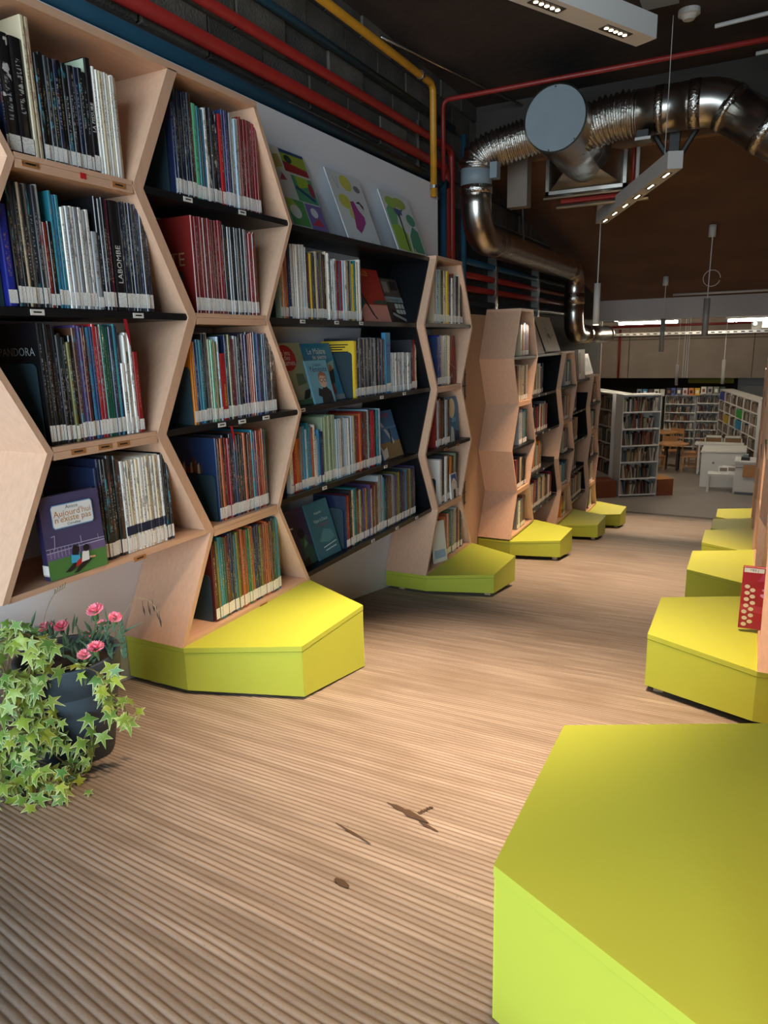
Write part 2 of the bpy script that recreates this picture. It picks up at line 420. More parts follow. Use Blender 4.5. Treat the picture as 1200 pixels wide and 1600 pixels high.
# hall
struct(MB().box((-7.1, 13.4, -1.85), (-6.95, 28, 2.5), M_conc).build('wall_hall_left'))
struct(MB().box((2.6, 13.4, -1.85), (2.75, 28, 2.5), M_conc).build('wall_hall_right'))
struct(MB().box((-7, 27.0, -1.85), (5, 27.15, 2.5), mat('far_dark', '4a4038', .9)).build('wall_hall_back'))
struct(MB().box((-7, 13.5, 2.35), (5, 28, 2.5), mat('hall_soffit', '6a6057', .9, var=.2, vscale=2)).build('ceiling_hall'))
struct(MB().box((-7, 13.4, -1.85), (-2.53, 13.52, 2.5), M_conc).build('wall_hall_front'))
struct(MB().box((.62, 13.4, -1.85), (5, 13.52, 2.5), M_conc).build('wall_hall_front_side'))
# hanging concrete wall of the hall, cast in panels
wh = struct(MB().box((-6.9, 24.05, .18), (2.6, 24.3, 2.4), mat('panel_joint', '5f554c', .9)).build('wall_far'))
px = -6.9
for wdt in (2.3, .95, 1.62, 1.9, 1.95):
    MB().box((px + .012, 24.0, .19), (px + wdt - .012, 24.06, 1.36), M_conc).build('concrete_panel', wh)
    MB().box((px + .012, 24.0, 1.385), (px + wdt - .012, 24.06, 2.4), M_conc).build('concrete_panel', wh)
    px += wdt

# ------------------------------------------------------------------ hexagonal bookcases
TH = .022
def hex_column(name, label, c, base, levels, wn, ww, lowest_wide, xf=XF, xb=XB, pitch=.45, side=1, woodlow=True, group='hexagonal beech bookcase columns', extra=None, toplevel=True):
    """zigzag column: levels = number of rows; row boundaries alternate wide and narrow"""
    t = thing(name, label, 'bookcase', (xf * .5 + xb * .5, c, base), group)
    x0, x1 = min(xf, xb), max(xf, xb)
    def hw(k): return (ww if (k % 2 == 0) == lowest_wide else wn) / 2
    zs = [base + pitch * k for k in range(levels + 1)]
    for sgn in (-1, 1):
        for k in range(levels):
            a, b_ = hw(k), hw(k + 1)
            tt = TH * math.hypot(b_ - a, pitch) / pitch
            ya, yb = c + sgn * a, c + sgn * b_
            poly = [(ya, zs[k]), (ya - sgn * tt, zs[k]), (yb - sgn * tt, zs[k + 1]), (yb, zs[k + 1])]
            if sgn < 0: poly = list(reversed(poly))
            poly = list(reversed(poly)) if sgn > 0 else list(reversed(poly))
            # orient counter clockwise
            ar = sum(poly[i][0] * poly[(i + 1) % 4][1] - poly[(i + 1) % 4][0] * poly[i][1] for i in range(4))
            if ar < 0: poly.reverse()
            b = MB().prismX(poly, x0, x1, M_beech)
            b.build('side_panel', t)
    shelves = {}
    for k in range(levels + 1):
        wide = (k % 2 == 0) == lowest_wide
        h = hw(k) - TH * 1.15
        if k == levels:
            s = MB().box((x0, c - hw(k), zs[k] - .004), (x1, c + hw(k), zs[k] + .022), M_beechh).build('top_board', t)
        elif k == 0:
            s = MB().box((x0, c - h, zs[k] - .004), (x1 - .004 * side, c + h, zs[k] + .016), M_beechh).build('bottom_board', t)
        elif wide:
            s = MB().box((x0, c - h, zs[k] - .012), (x1 - .006 * side, c + h, zs[k] + .014), M_black).build('shelf', t)
        else:
            s = MB().box((x0, c - h, zs[k] - .026), (x1 - .001, c + h, zs[k] + .0), M_beechh)
            s.box((x0, c - h, zs[k] + .001), (x1 - .001, c + h, zs[k] + .018), M_beechh); s = s.build('shelf', t)
        shelves[k] = s
    return t, shelves, zs
WN, WW = .517, .98
C1, C2, C4 = 1.796, 2.5447, 5.0425
W4N, W4W = .497, .96
col1, sh1, z1 = hex_column('hexagonal_bookcase', 'beech zigzag bookcase column nearest the camera, above the flower pot', C1, .6285, 4, WN, WW, True)
col2, sh2, z2 = hex_column('hexagonal_bookcase', 'beech zigzag bookcase column standing behind the front yellow-green bench', C2, .1785, 5, WN, WW, True)
col4, sh4, z4 = hex_column('hexagonal_bookcase', 'narrow-looking beech zigzag column at the far end of the black shelving, above the second bench', 5.0425, -.2715, 5, W4N, W4W, True)
colA, shA, zA = hex_column('hexagonal_bookcase', 'beech zigzag column with a broad plain side, third from the plant', 7.05, -.525, 5, .45, .86, True, pitch=.443)
colC, shC, zC = hex_column('hexagonal_bookcase', 'beech zigzag column above the fourth bench, under the duct elbow', 8.95, -.83, 5, .45, .88, True, pitch=.417)
colE, shE, zE = hex_column('hexagonal_bookcase', 'last beech zigzag column on the plant side, next to the hall', 10.66, -1.085, 5, .43, .82, True, pitch=.395)
# col1 has one half row more at the top: its boards run up to the shared top edge
def shelf_tag(shelf, y, z, x, white=True, wd=.05):
    b = MB().box((x, y - wd / 2, z - .010), (x + .002, y + wd / 2, z + .008), M_cardw if white else M_tag)
    b.box((x + .002, y - wd * .3, z - .003), (x + .0024, y + wd * .3, z + .002), M_ink)
    return b.build('shelf_label', shelf)
for sh, k, z, ys in ((sh1, 2, z1[2], (1.575, 2.0)), (sh2, 4, z2[4], (2.32, 2.66)), (sh2, 2, z2[2], (2.42, 2.56, 2.74)), (sh4, 4, z4[4], ()), (sh4, 3, z4[3], (4.98, 5.16)), (sh4, 1, z4[1], (4.97, 5.25))):
    for y in ys: shelf_tag(sh[k], y, z + .001, XF - .006 if k % 2 == 0 or sh is sh4 else XF, True)
for sh, k, z, ys in ((sh1, 1, z1[1], (1.66, 1.775, 1.86)), (sh1, 3, z1[3], (1.615, 1.965)), (sh1, 0, z1[0] + .006, (1.88,)), (sh2, 0, z2[0] + .006, (2.62,)), (sh4, 2, z4[2], (4.95, 5.2))):
    for y in ys: shelf_tag(sh[k], y, z - .008, XF - .001, False, .06)
v, f = text_geo('BD ADULTES', .011)
MB().add([(XF + .0016, 1.615 + a, z1[3] - .009 + b_) for a, b_ in v], f, M_ink).build('shelf_label_text', sh1[3])
MB().box((XF, 1.80, z1[3] - .015), (XF + .002, 1.822, z1[3] + .003), mat('red_sticker', 'c21f1f')).build('shelf_sticker', sh1[3])

# white board on the wall behind the near bookcases
wb = MB().box((-2.43, -.6, -.75), (XB - .002, 5.63, 2.63), M_white).build('back_board')
tag(wb, 'large pale white board fixed to the wall behind the near bookcases', 'board')
wb2 = MB().prismX([(6.25, -1.0), (11.3, -1.7), (11.3, .8), (9.2, .8), (9.2, 1.2), (7.1, 1.2), (7.1, 1.66), (6.25, 1.66)], -2.43, XB - .002, mat('warm_lit_board', 'b99a80', .6, var=.04)).build('back_board')  # white board; the warm lamplight on it is put into the tan colour
tag(wb2, 'board on the wall behind the far bookcases, warm lamplight in its tan colour', 'board')
# wire grid panel between the two groups of bookcases
wg = thing('wire_grid', 'small dark wire grid panel hung beside the narrow column', 'grid panel', (-2.37, 5.9, .6))
for k in range(7):
    y = 5.60 + k * .1
    MB().tube([(-2.372, y, -.1), (-2.372, y, 1.45)], .0035, M_steeld, 5).build('upright_wire', wg)
for k in range(16):
    z = -.08 + k * .1
    MB().tube([(-2.366, 5.58, z), (-2.366, 6.22, z)], .0035, M_steeld, 5).build('cross_wire', wg)

# black shelving between two columns
def black_bay(name, label, cL, cR, zlv, ll_wide, xs, group, shelf_top=True, tags=(), ww=WW, wn=WN):
    t = thing(name, label, 'shelves', ((XB + xs) / 2, (cL + cR) / 2, zlv[0]), group)
    out = []
    for i, (z, (ya, yb)) in enumerate(zip(zlv, tags)):
        out.append(MB().box((XB, ya, z - .014), (xs, yb, z + .014), M_black).build('shelf', t))
    return t, out
# edges of the bay follow the zigzag
Bn, Bw = C2 + WN / 2, C2 + WW / 2
Cn, Cw = 5.0425 - W4N / 2, 5.0425 - W4W / 2
lv3 = [.1785, .6285, 1.0785, 1.5285, 1.9785]
ed3 = [(Bw, Cn), (Bn, Cw), (Bw, Cn), (Bn, Cw), (Bw, Cn)]
XS3 = -2.10
bay3, sh3 = black_bay('black_shelving', 'black shelves filling the gap between the second and third beech columns', 2.566, 5.0425, lv3, True, XS3, 'black shelving bays', tags=ed3)
# right cheek of the bay, black, follows the zigzag
for k in range(4):
    ya, yb = ed3[k][1], ed3[k + 1][1]
    MB().prismX([(ya - .016, lv3[k] + .014), (ya - .001, lv3[k] + .014), (yb - .001, lv3[k + 1] - .014), (yb - .016, lv3[k + 1] - .014)], XB, XS3, M_black).build('side_panel', bay3)
# black back covering the right half
for k in range(4):
    ya, yb = ed3[k][1], ed3[k + 1][1]
    MB().prismX([(4.18, lv3[k] + .014), (ya - .017, lv3[k] + .014), (yb - .017, lv3[k + 1] - .014), (4.30, lv3[k + 1] - .014)], XB, XB + .008, M_black).build('back_panel', bay3)
for (k, y) in ((3, 3.16), (3, 3.5), (3, 3.78), (2, 3.12), (2, 4.02), (2, 4.35), (1, 3.30), (1, 4.05), (1, 4.60), (0, 3.85), (0, 4.2), (0, 4.52)):
    shelf_tag(sh3[k], y, lv3[k] + .001, XS3, True, .045)
def far_bay(label, cL, wL, cR, wR, zL, zR, tops):
    n = 5
    lv = [(zL[k] + zR[k + 1]) / 2 for k in range(n)]
    ed = [(cL + (wL[1] if k % 2 == 0 else wL[0]) / 2, cR - (wR[0] if k % 2 == 0 else wR[1]) / 2) for k in range(n)]
    t, s = black_bay('black_shelving', label, cL, cR, lv, True, XS3, 'black shelving bays', tags=ed)
    for k in range(n - 1):
        ya, yb = ed[k][1], ed[k + 1][1]
        MB().prismX([(ya - .016, lv[k] + .014), (ya - .001, lv[k] + .014), (yb - .001, lv[k + 1] - .014), (yb - .016, lv[k + 1] - .014)], XB, XS3, M_black).build('side_panel', t)
        MB().prismX([(ed[k][0] + .3, lv[k] + .014), (ya - .017, lv[k] + .014), (yb - .017, lv[k + 1] - .014), (ed[k][0] + .3, lv[k + 1] - .014)], XB, XB + .008, M_black).build('back_panel', t)
        for q in range(3):
            shelf_tag(s[k], ed[k][0] + .2 + q * .28, lv[k], XS3, True, .04)
    return t, lv, ed
bayB, lvB, edB = far_bay('black shelves just beyond the broad plain beech side, third bench in front', 7.05, (.45, .86), 8.95, (.45, .88), zA, zC, 0)
bayD, lvD, edD = far_bay('black shelves between the last two beech columns before the hall', 8.95, (.45, .88), 10.66, (.43, .82), zC, zE, 0)

# ------------------------------------------------------------------ benches
def bench(label, c, z, zfoot, sgn=1, xf=XF, wid=.97, prot=.45, flat=.53, back=None):
    """half-hexagon bench; sgn=+1 stands on the left side and points to +X"""
    t = thing('bench', label, 'bench', (xf + sgn * .2, c, zfoot(c)), 'half-hexagon lime benches')
    bx = back if back is not None else (XB + .004)
    pts = [(bx, c - wid / 2), (xf, c - wid / 2), (xf + sgn * prot, c - flat / 2), (xf + sgn * prot, c + flat / 2), (xf, c + wid / 2), (bx, c + wid / 2)]
    def ccw(p):
        a = sum(p[i][0] * p[(i + 1) % len(p)][1] - p[(i + 1) % len(p)][0] * p[i][1] for i in range(len(p)))
        return p if a > 0 else list(reversed(p))
    pp = ccw(pts)
    MB().prismZ(pp, z - .024, z - .001, M_lime).build('top', t)
    # panels under the top, their lower edge follows the ramp
    ctr = Vector((xf - sgn * .05, c))
    for i in range(len(pts) - 1):
        a, b_ = Vector(pts[i]), Vector(pts[i + 1])
        d = (b_ - a).normalized(); nrm = Vector((d.y, -d.x))
        if nrm.dot((a + b_) / 2 - ctr) < 0: nrm = -nrm
        a2, b2 = a - nrm * .002, b_ - nrm * .002; a3, b3 = a - nrm * .02 + d * .011, b_ - nrm * .02 - d * .011
        q = [a2, b2, b3, a3]
        ar = sum(q[j].x * q[(j + 1) % 4].y - q[(j + 1) % 4].x * q[j].y for j in range(4))
        if ar < 0: q.reverse()
        MB().prismZ([tuple(p) for p in q], [zfoot(p.y) for p in q], z - .0265, M_lime).build('side_panel', t)
    for (fx, fy) in ((xf + sgn * (prot - .06), c - flat / 2 + .05), (xf + sgn * (prot - .06), c + flat / 2 - .05), (bx + sgn * .12, c - wid / 2 + .05), (bx + sgn * .12, c + wid / 2 - .05)):
        fz = floor_z(fy)
        MB().prismZ([(fx - .022, fy - .022), (fx + .022, fy - .022), (fx + .022, fy + .022), (fx - .022, fy + .022)], [floor_z(fy - .022) - .002, floor_z(fy - .022) - .002, floor_z(fy + .022) - .002, floor_z(fy + .022) - .002], zfoot(fy) + .02, mat('wood_foot', 'b9a284', .6)).build('foot', t)
    return t
def foot_line(gap): return lambda y: floor_z(y) + gap
bench('lime bench below the second beech column, lit yellow from above, beside the flower pot', 2.566 - .02, .178, lambda y: -.03 - .165 * (y - 2.06) + .012)
bench('low lime bench with visible feet below the narrow column, second on the plant side', 5.05, -.272, lambda y: -.40 - .12 * (y - 4.55) + .01)
bench('third lime bench on the plant side, in front of the broad beech side', 7.10, -.541, foot_line(.035))
bench('fourth lime bench on the plant side, darker and smaller', 9.07, -.845, foot_line(.035))
bench('small brightly lit lime bench on the plant side, last before the hall', 10.80, -1.095, foot_line(.03))
RB = [(1.315, .487, 'large lime bench cut by the lower corner of the photo, closest of all'), (3.52, .074, 'lime bench facing the plant side, carrying the red book'), (5.86, -.31, 'bright yellow-lit bench just behind the bench with the red book'),
      (7.78, -.60, 'shaded olive-looking bench behind the bright yellow one'), (9.75, -.93, 'second farthest bench on the red-book side, dull yellow top'), (11.2, -1.11, 'farthest small bench on the red-book side, pale yellow top')]
for c, z, lab in RB:
    bench(lab, c, z, foot_line(.03), sgn=-1, xf=XR, back=.44)
# right hand bookcases: columns rise behind the benches
RC = []
rl = ['beech zigzag column beside the camera, behind the largest bench', 'beech column directly beside the red book', 'second beech column past the red book', 'third beech column past the red book', 'fourth beech column past the red book', 'last beech column on the red-book side, next to the hall']
for (c, z, lab), l2 in zip(RB, rl):
    RC.append(hex_column('hexagonal_bookcase', l2, c, z, 5, WN, WW, True, xf=XR, xb=.45, side=-1, pitch=.45 if c < 9 else .41))
for i in range(5):
    cL, cR = RB[i][0], RB[i + 1][0]
    zL = RC[i][2]
    if cR - cL < 1.6: continue
    t = thing('black_shelving', ['black shelves between the largest bench and the red-book bench', 'black shelves just past the red-book column', 'black shelves opposite the broad beech side', 'black shelves opposite the fourth plant-side bench', 'x'][i], 'shelves', (.3, (cL + cR) / 2, zL[0]), 'black shelving bays')
    for k in range(1, 5):
        z = zL[k] - .03
        MB().box((.17, cL + WW / 2 + .005, z - .014), (.45, cR - WW / 2 - .005, z + .014), M_black).build('shelf', t)
    MB().box((.45, cL + WW / 2 + .005, zL[0] - .2), (.458, cR - WW / 2 - .005, zL[4]), M_black).build('back_panel', t)
struct(MB().box((.46, .5, -1.9), (.5, 12.0, 2.4), M_beech).build('trim_5'))

# ------------------------------------------------------------------ books
bk = MB()
bk.prismZ([(-.025, 0), (-.014, 0), (-.003, .14), (0, .32), (0, .68), (-.003, .86), (-.014, 1), (-.025, 1)], 0, 1, M_book); bk.box((-1, 0, 0), (-.025, .11, 1), M_book); bk.box((-1, .89, 0), (-.025, 1, 1), M_book)
bk.box((-.975, .11, .012), (-.025, .89, .984), M_paper)
BOOK = bk.mesh('book')
lb = MB(); lb.box((0.0002, .03, .03), (.003, .97, .165), M_slab); LABEL = lb.mesh('spine_label')
def pale(c): return c in LIGHTS
ORD = ['first', 'second', 'third', 'fourth', 'fifth', 'sixth', 'seventh', 'eighth', 'ninth', 'tenth', 'eleventh', 'twelfth', 'thirteenth', 'fourteenth', 'fifteenth', 'sixteenth', 'seventeenth', 'eighteenth', 'nineteenth', 'twentieth']
TENS = {20: 'twenty', 30: 'thirty', 40: 'forty', 50: 'fifty'}
def ordw(i):
    if i < 20: return ORD[i]
    n = i + 1
    if n % 10 == 0: return TENS[n][:-1] + 'ieth'
    return TENS[n // 10 * 10] + '-' + ORD[n % 10 - 1]
class Row:
    def __init__(s, name, kindword, where, x, z, group, depth=.27):
        s.i = 0; s.name = name; s.kw = kindword; s.where = where; s.x = x; s.z = z; s.group = group; s.depth = depth; s.books = []
    def seg(s, y0, y1, n, h, cols, hv=.006, label=True, dv=.004, accent=None, mode='cycle', wv=.25):
        ws = [1 + R.uniform(-wv, wv) for _ in range(n)]; tot = sum(ws); y = y0
        for k in range(n):
            wd = (y1 - y0) * ws[k] / tot
            c = cols[k % len(cols)] if mode == 'cycle' else R.choice(cols)
            s.one(y, wd, h + R.uniform(-hv, hv), c, label, R.uniform(-dv, dv), accent)
            y += wd
        return s
    def one(s, y, wd, h, c, label=True, dx=0.0, accent=None, depth=None):
        o = bpy.data.objects.new(s.name, BOOK); COL.objects.link(o)
        o.location = (s.x + dx, y + wd * .03, s.z); o.scale = (depth or s.depth, wd * .94, h)
        rgb = lin(PAL[c]); j = R.uniform(.85, 1.12)
        o.color = (*[min(1, v * j) for v in rgb], 1)
        ink = lin(R.choice(['2a2a2a', '5a2020', '1f3050', '3a3a3a'])) if pale(c) else lin(R.choice(['c8c6c0', 'b8aa84', 'b4bcc4', 'b08a60', 'd0cfc8']))
        o['ink'] = list(ink)
        ac = accent or R.choice([c, c, 'rust', 'teal', 'grey', c]); o['accent'] = list(lin(PAL[ac]))
        tag(o, '%s %s, %s from the left, %s' % (c, s.kw, ordw(s.i), s.where), 'book', s.group)
        if label:
            l = bpy.data.objects.new('spine_label', LABEL); COL.objects.link(l); l.parent = o
        s.i += 1; s.books.append(o); return o
def spine_text(o, txt, size, yc, z, col, x=None):
    """lettering that runs up the spine"""
    o['ink'] = list(o.color[:3]); o['accent'] = list(o.color[:3])
    v, f = text_geo(txt, size, 'LEFT')
    x = (o.location.x if x is None else x) + .0015
    MB().add([(x, yc - b_, z + a) for a, b_ in v], f, col).build('spine_lettering', o)
XS = -2.078
GA = 'comic albums on the beech bookcases'
W1 = ['lowest wooden shelf above the flowers', 'second shelf above the flowers', 'third shelf above the flowers', 'uppermost shelf above the flowers']
W2 = ['bottom row behind the front bench', 'second row above the front bench', 'third row above the front bench', 'fourth row above the front bench', 'top row above the front bench']
DARKS = ['black', 'black', 'charcoal', 'black', 'navy']
M_wi = mat('white_ink', 'e8e6e0', .5); M_oi = mat('orange_ink', 'd08a40', .5); M_yi = mat('yellow_ink', 'e0c030', .5)
# nearest column, uppermost shelf
r = Row('comic_album', 'comic album', W1[3], XS, 1.9985, GA)
r.one(1.566, .008, .31, 'navy')
r.one(1.573, .044, .335, 'black', accent='white'); r.one(1.617, .046, .335, 'black', accent='black')
r.one(1.664, .016, .405, 'cream', False); r.one(1.681, .014, .405, 'beige', False)
r.seg(1.697, 1.895, 12, .315, DARKS)
o = r.one(1.897, .024, .36, 'black', accent='black'); spine_text(o, 'LA FISSURE', .019, 1.909, 2.13, M_wi)
MB().box((XS - .26, 1.8965, 2.0), (XS - .006, 1.8975, 2.355), mat('pale_green_cover', 'b4c6ae', .5)).build('front_cover', o)
r.seg(1.923, 2.028, 9, .335, ['white', 'white', 'cream'], label=False, accent='cream')
# second row
r = Row('comic_album', 'comic album', W1[2], XS, 1.5465, GA)
r.one(1.50, .033, .30, 'royal blue'); r.seg(1.535, 1.638, 8, .37, ['black', 'charcoal', 'black', 'beige', 'black', 'grey'], hv=.005)
r.one(1.639, .013, .375, 'silver', accent='red'); r.one(1.653, .017, .265, 'dark red'); r.one(1.671, .016, .27, 'black'); r.seg(1.689, 1.728, 3, .36, ['teal', 'sky blue', 'teal'])
r.seg(1.729, 1.845, 7, .325, ['white', 'silver', 'white', 'grey'], accent='grey'); r.one(1.846, .025, .26, 'silver')
r.seg(1.872, 1.932, 4, .375, ['black', 'charcoal', 'black', 'burgundy'])
o = r.one(1.934, .044, .375, 'black', accent='black'); spine_text(o, 'LABOMBE', .03, 1.957, 1.64, M_wi)
r.seg(1.98, 2.112, 11, .375, ['black', 'navy', 'charcoal'], accent='grey')
# third row
r = Row('comic_album', 'comic album', W1[1], XS, 1.0985, GA, .29)
o = r.one(1.583, .010, .40, 'black', accent='black')
v, f = text_geo('PANDORA', .038); M_silver = mat('silver_ink', '9a9c9e', .5)
MB().add([(XS - .115 + a, 1.5815, 1.405 + b_) for a, b_ in v], f, M_silver).build('cover_title', o)
v, f = text_geo('BOX', .034); MB().add([(XS - .115 + a, 1.5815, 1.355 + b_) for a, b_ in v], f, M_silver).build('cover_title', o)
r.seg(1.594, 1.648, 5, .395, ['black'], accent='black'); r.seg(1.648, 1.714, 5, .355, ['charcoal', 'black', 'black', 'olive green', 'black'], hv=.02)
r.seg(1.714, 1.75, 3, .39, ['brown', 'purple', 'purple']); r.seg(1.75, 1.80, 4, .39, ['maroon', 'navy', 'sky blue', 'dark blue']); r.seg(1.80, 1.832, 2, .395, ['red', 'crimson'])
r.seg(1.832, 1.872, 3, .395, ['dark green']); r.seg(1.872, 1.913, 4, .395, ['navy', 'charcoal', 'teal', 'navy'])
o = r.one(1.914, .019, .26, 'white', accent='white'); spine_text(o, "L'AILE BRISÉE", .014, 1.924, 1.175, M_ink)
r.seg(1.934, 1.974, 3, .365, ['white'], accent='charcoal'); r.one(1.976, .025, .30, 'red', accent='red')
# lowest row
r = Row('comic_album', 'comic album', W1[0], XS, .6465, GA, .28)
o = r.one(1.738, .012, .35, 'navy', accent='navy', depth=.29); r.seg(1.752, 1.853, 7, .375, ['navy', 'black', 'black', 'charcoal', 'black', 'black', 'brown'], hv=.012)
r.seg(1.855, 2.064, 14, .355, ['white', 'white', 'cream'], accent='grey', hv=.003)
band = []
for o in r.books[-14:]:
    b = MB().box((o.location.x + .0004, o.location.y, .715), (o.location.x + .0014, o.location.y + o.scale.y, .75), cmat('navy')).build('spine_band', o)
r.seg(2.066, 2.10, 3, .375, ['black', 'charcoal', 'black'])
# second column
r = Row('comic_album', 'comic album', W2[4], XS, 1.9925, GA)
r.one(2.29, .012, .385, 'navy', accent='navy'); r.seg(2.303, 2.396, 8, .385, ['navy', 'black', 'charcoal', 'navy', 'black'], accent='grey'); r.one(2.397, .012, .39, 'brown'); r.one(2.41, .026, .36, 'mint green', accent='mint green')
r.seg(2.437, 2.475, 3, .355, ['teal', 'charcoal', 'sky blue']); r.one(2.477, .018, .36, 'white'); r.seg(2.496, 2.565, 4, .365, ['black', 'charcoal', 'black', 'navy'], accent='white'); r.one(2.567, .025, .36, 'red', accent='red')
r.seg(2.593, 2.65, 4, .385, ['dark blue', 'purple', 'navy', 'silver']); r.seg(2.65, 2.705, 3, .365, ['white', 'pale blue', 'white'], accent='crimson'); r.seg(2.706, 2.83, 9, .38, ['dark red', 'maroon', 'dark red', 'crimson'], accent='brown')
r = Row('comic_album', 'comic album', W2[3], XS, 1.5485, GA)
o = r.one(2.352, .016, .38, 'dark red', accent='dark red')
v, f = text_geo('GESTE', .075); MB().add([(XS - .15 + a, 2.3505, 1.76 + b_) for a, b_ in v], f, mat('gold_ink', 'b08a60', .4)).build('cover_title', o)
v, f = text_geo('LA', .03); MB().add([(XS - .23 + a, 2.3505, 1.815 + b_) for a, b_ in v], f, mat('gold_ink', 'b08a60', .4)).build('cover_title', o)
r.seg(2.369, 2.547, 11, .38, ['dark red', 'crimson', 'dark red', 'maroon'], accent='rust', hv=.003); r.seg(2.548, 2.70, 11, .365, ['charcoal', 'black', 'grey', 'charcoal'], hv=.004); r.seg(2.70, 2.776, 6, .36, ['maroon', 'rust', 'crimson', 'burnt orange', 'dark red', 'rust'])
r = Row('comic_album', 'comic album', W2[2], XS, 1.0925, GA)
r.seg(2.283, 2.305, 2, .345, ['orange', 'orange']); r.one(2.306, .018, .34, 'dark blue'); r.seg(2.325, 2.36, 2, .345, ['sky blue', 'teal']); r.seg(2.362, 2.395, 3, .375, ['black', 'charcoal', 'beige']); r.seg(2.396, 2.434, 3, .345, ['sage green', 'mint green', 'white']); r.one(2.435, .018, .34, 'olive green'); r.one(2.454, .012, .36, 'pale blue')
o = r.one(2.467, .038, .29, 'red', accent='red'); spine_text(o, 'DRAGMAN', .019, 2.487, 1.155, M_yi)
r.seg(2.507, 2.54, 2, .37, ['navy', 'olive green']); r.one(2.541, .026, .35, 'burgundy', accent='pink'); r.seg(2.569, 2.60, 2, .36, ['silver', 'charcoal']); r.one(2.602, .02, .37, 'black', accent='beige')
r.seg(2.624, 2.67, 4, .375, ['violet', 'navy', 'purple', 'charcoal']); r.seg(2.67, 2.705, 3, .375, ['rust', 'burnt orange', 'rust']); r.seg(2.706, 2.80, 7, .375, ['dark blue', 'sky blue', 'purple', 'dark blue', 'teal', 'navy', 'dark blue'], accent='grey'); r.seg(2.80, 2.866, 4, .378, ['black', 'charcoal', 'brown', 'black'], accent='beige')
r = Row('comic_album', 'comic album', W2[1], XS, .6465, GA, .29)
o = r.one(2.392, .012, .375, 'dark blue', accent='dark blue')
bpt = MB()
for k in range(7):
    bpt.prismX([(0, 0), (.02, 0), (.01, .03)], 0, .001, cmat('burnt orange'))
bpt = MB()
for k in range(9):
    a = XS - .21 + k * .014; zz = .87 + .012 * math.sin(k * 1.9) + (.035 if k in (5, 6) else 0)
    bpt.add([(a, 2.3912, .86), (a + .016, 2.3912, .86), (a + .012, 2.3912, zz + .03), (a + .002, 2.3912, zz + .02)], [(0, 1, 2, 3)], cmat(['rust', 'beige', 'brown'][k % 3]))
bpt.build('cover_print', o)
r.seg(2.405, 2.758, 22, .375, ['rust', 'purple', 'violet', 'navy', 'brown', 'teal', 'dark green', 'burnt orange', 'charcoal', 'crimson', 'violet', 'rust', 'dark blue', 'burnt orange', 'black'], mode='rand', hv=.01, accent='burnt orange', wv=.12)
r = Row('comic_album', 'comic album', W2[0], XS, .1965, GA, .29)
r.one(2.312, .026, .365, 'maroon', accent='maroon'); r.seg(2.34, 2.82, 30, .375, ['rust', 'teal', 'dark green', 'olive green', 'brown', 'dark blue', 'burnt orange', 'navy', 'rust', 'charcoal', 'teal', 'maroon', 'sky blue'], mode='rand', hv=.01, accent='olive green', wv=.12)
# black shelving
GB = 'picture books on the black shelving'
XS2 = -2.135
W3 = ['lowest black shelf beside the white board', 'second black shelf from the floor', 'black shelf below the leaning red comic', 'black shelf under the three open posters']
r = Row('picture_book', 'book', W3[3], XS2, 1.5435, GB, .23)
r.seg(3.02, 3.10, 5, .33, ['sage green', 'orange', 'cream', 'burnt orange', 'orange']); r.one(3.10, .03, .36, 'dark blue'); r.seg(3.132, 3.27, 9, .365, ['white', 'silver', 'white'], accent='white'); r.seg(3.27, 3.36, 5, .335, ['navy', 'burnt orange', 'yellow', 'charcoal', 'olive green'], hv=.012)
r.seg(3.36, 3.50, 8, .35, ['beige', 'violet', 'olive green', 'charcoal', 'brown', 'black', 'cream', 'white'], hv=.01); r.seg(3.50, 3.69, 9, .325, ['teal', 'white', 'silver', 'white', 'crimson', 'sky blue', 'red', 'pale blue', 'white'], hv=.01); r.seg(3.69, 3.85, 7, .335, ['beige', 'charcoal', 'sage green', 'yellow', 'teal', 'cream', 'white'], hv=.015)
r = Row('picture_book', 'book', W3[2], XS2, 1.0935, GB, .23)
r.one(3.748, .032, .335, 'yellow', accent='yellow'); r.seg(3.785, 4.09, 16, .35, ['charcoal', 'grey', 'charcoal', 'black', 'grey'], accent='silver'); r.seg(4.09, 4.155, 3, .34, ['sky blue', 'maroon', 'teal'])
o = r.one(4.157, .07, .385, 'sky blue', accent='sky blue', depth=.03); spine_text(o, 'VOCE', .055, 4.192, 1.27, mat('violet_ink', '5a3aa0', .5))
r.seg(4.232, 4.54, 12, .255, ['white', 'silver'], accent='black', hv=.003); r.seg(4.54, 4.635, 3, .345, ['charcoal', 'red', 'cream'])
r = Row('picture_book', 'book', W3[1], XS2, .6435, GB, .23)
r.one(3.03, .03, .25, 'white'); r.seg(3.062, 3.13, 3, .29, ['red', 'orange', 'burnt orange']); r.seg(3.13, 3.29, 7, .345, ['grey', 'sky blue', 'pale blue', 'teal', 'sky blue', 'burnt orange', 'white'], hv=.02); r.seg(3.29, 3.36, 3, .31, ['silver', 'sky blue', 'dark blue'], hv=.04); r.seg(3.36, 3.50, 7, .375, ['sage green'], hv=.004, accent='sage green')
r.seg(3.50, 3.70, 10, .345, ['pale blue', 'silver', 'white', 'grey', 'pale blue'], hv=.006, accent='silver'); r.seg(3.70, 3.80, 4, .345, ['beige', 'brown', 'red', 'burnt orange']); r.seg(3.80, 3.93, 5, .365, ['dark red', 'maroon', 'brown', 'pale blue', 'charcoal']); r.seg(3.93, 4.06, 5, .36, ['red', 'crimson', 'black', 'teal', 'pale blue'])
r = Row('picture_book', 'book', W3[0], XS2, .1935, GB, .23)
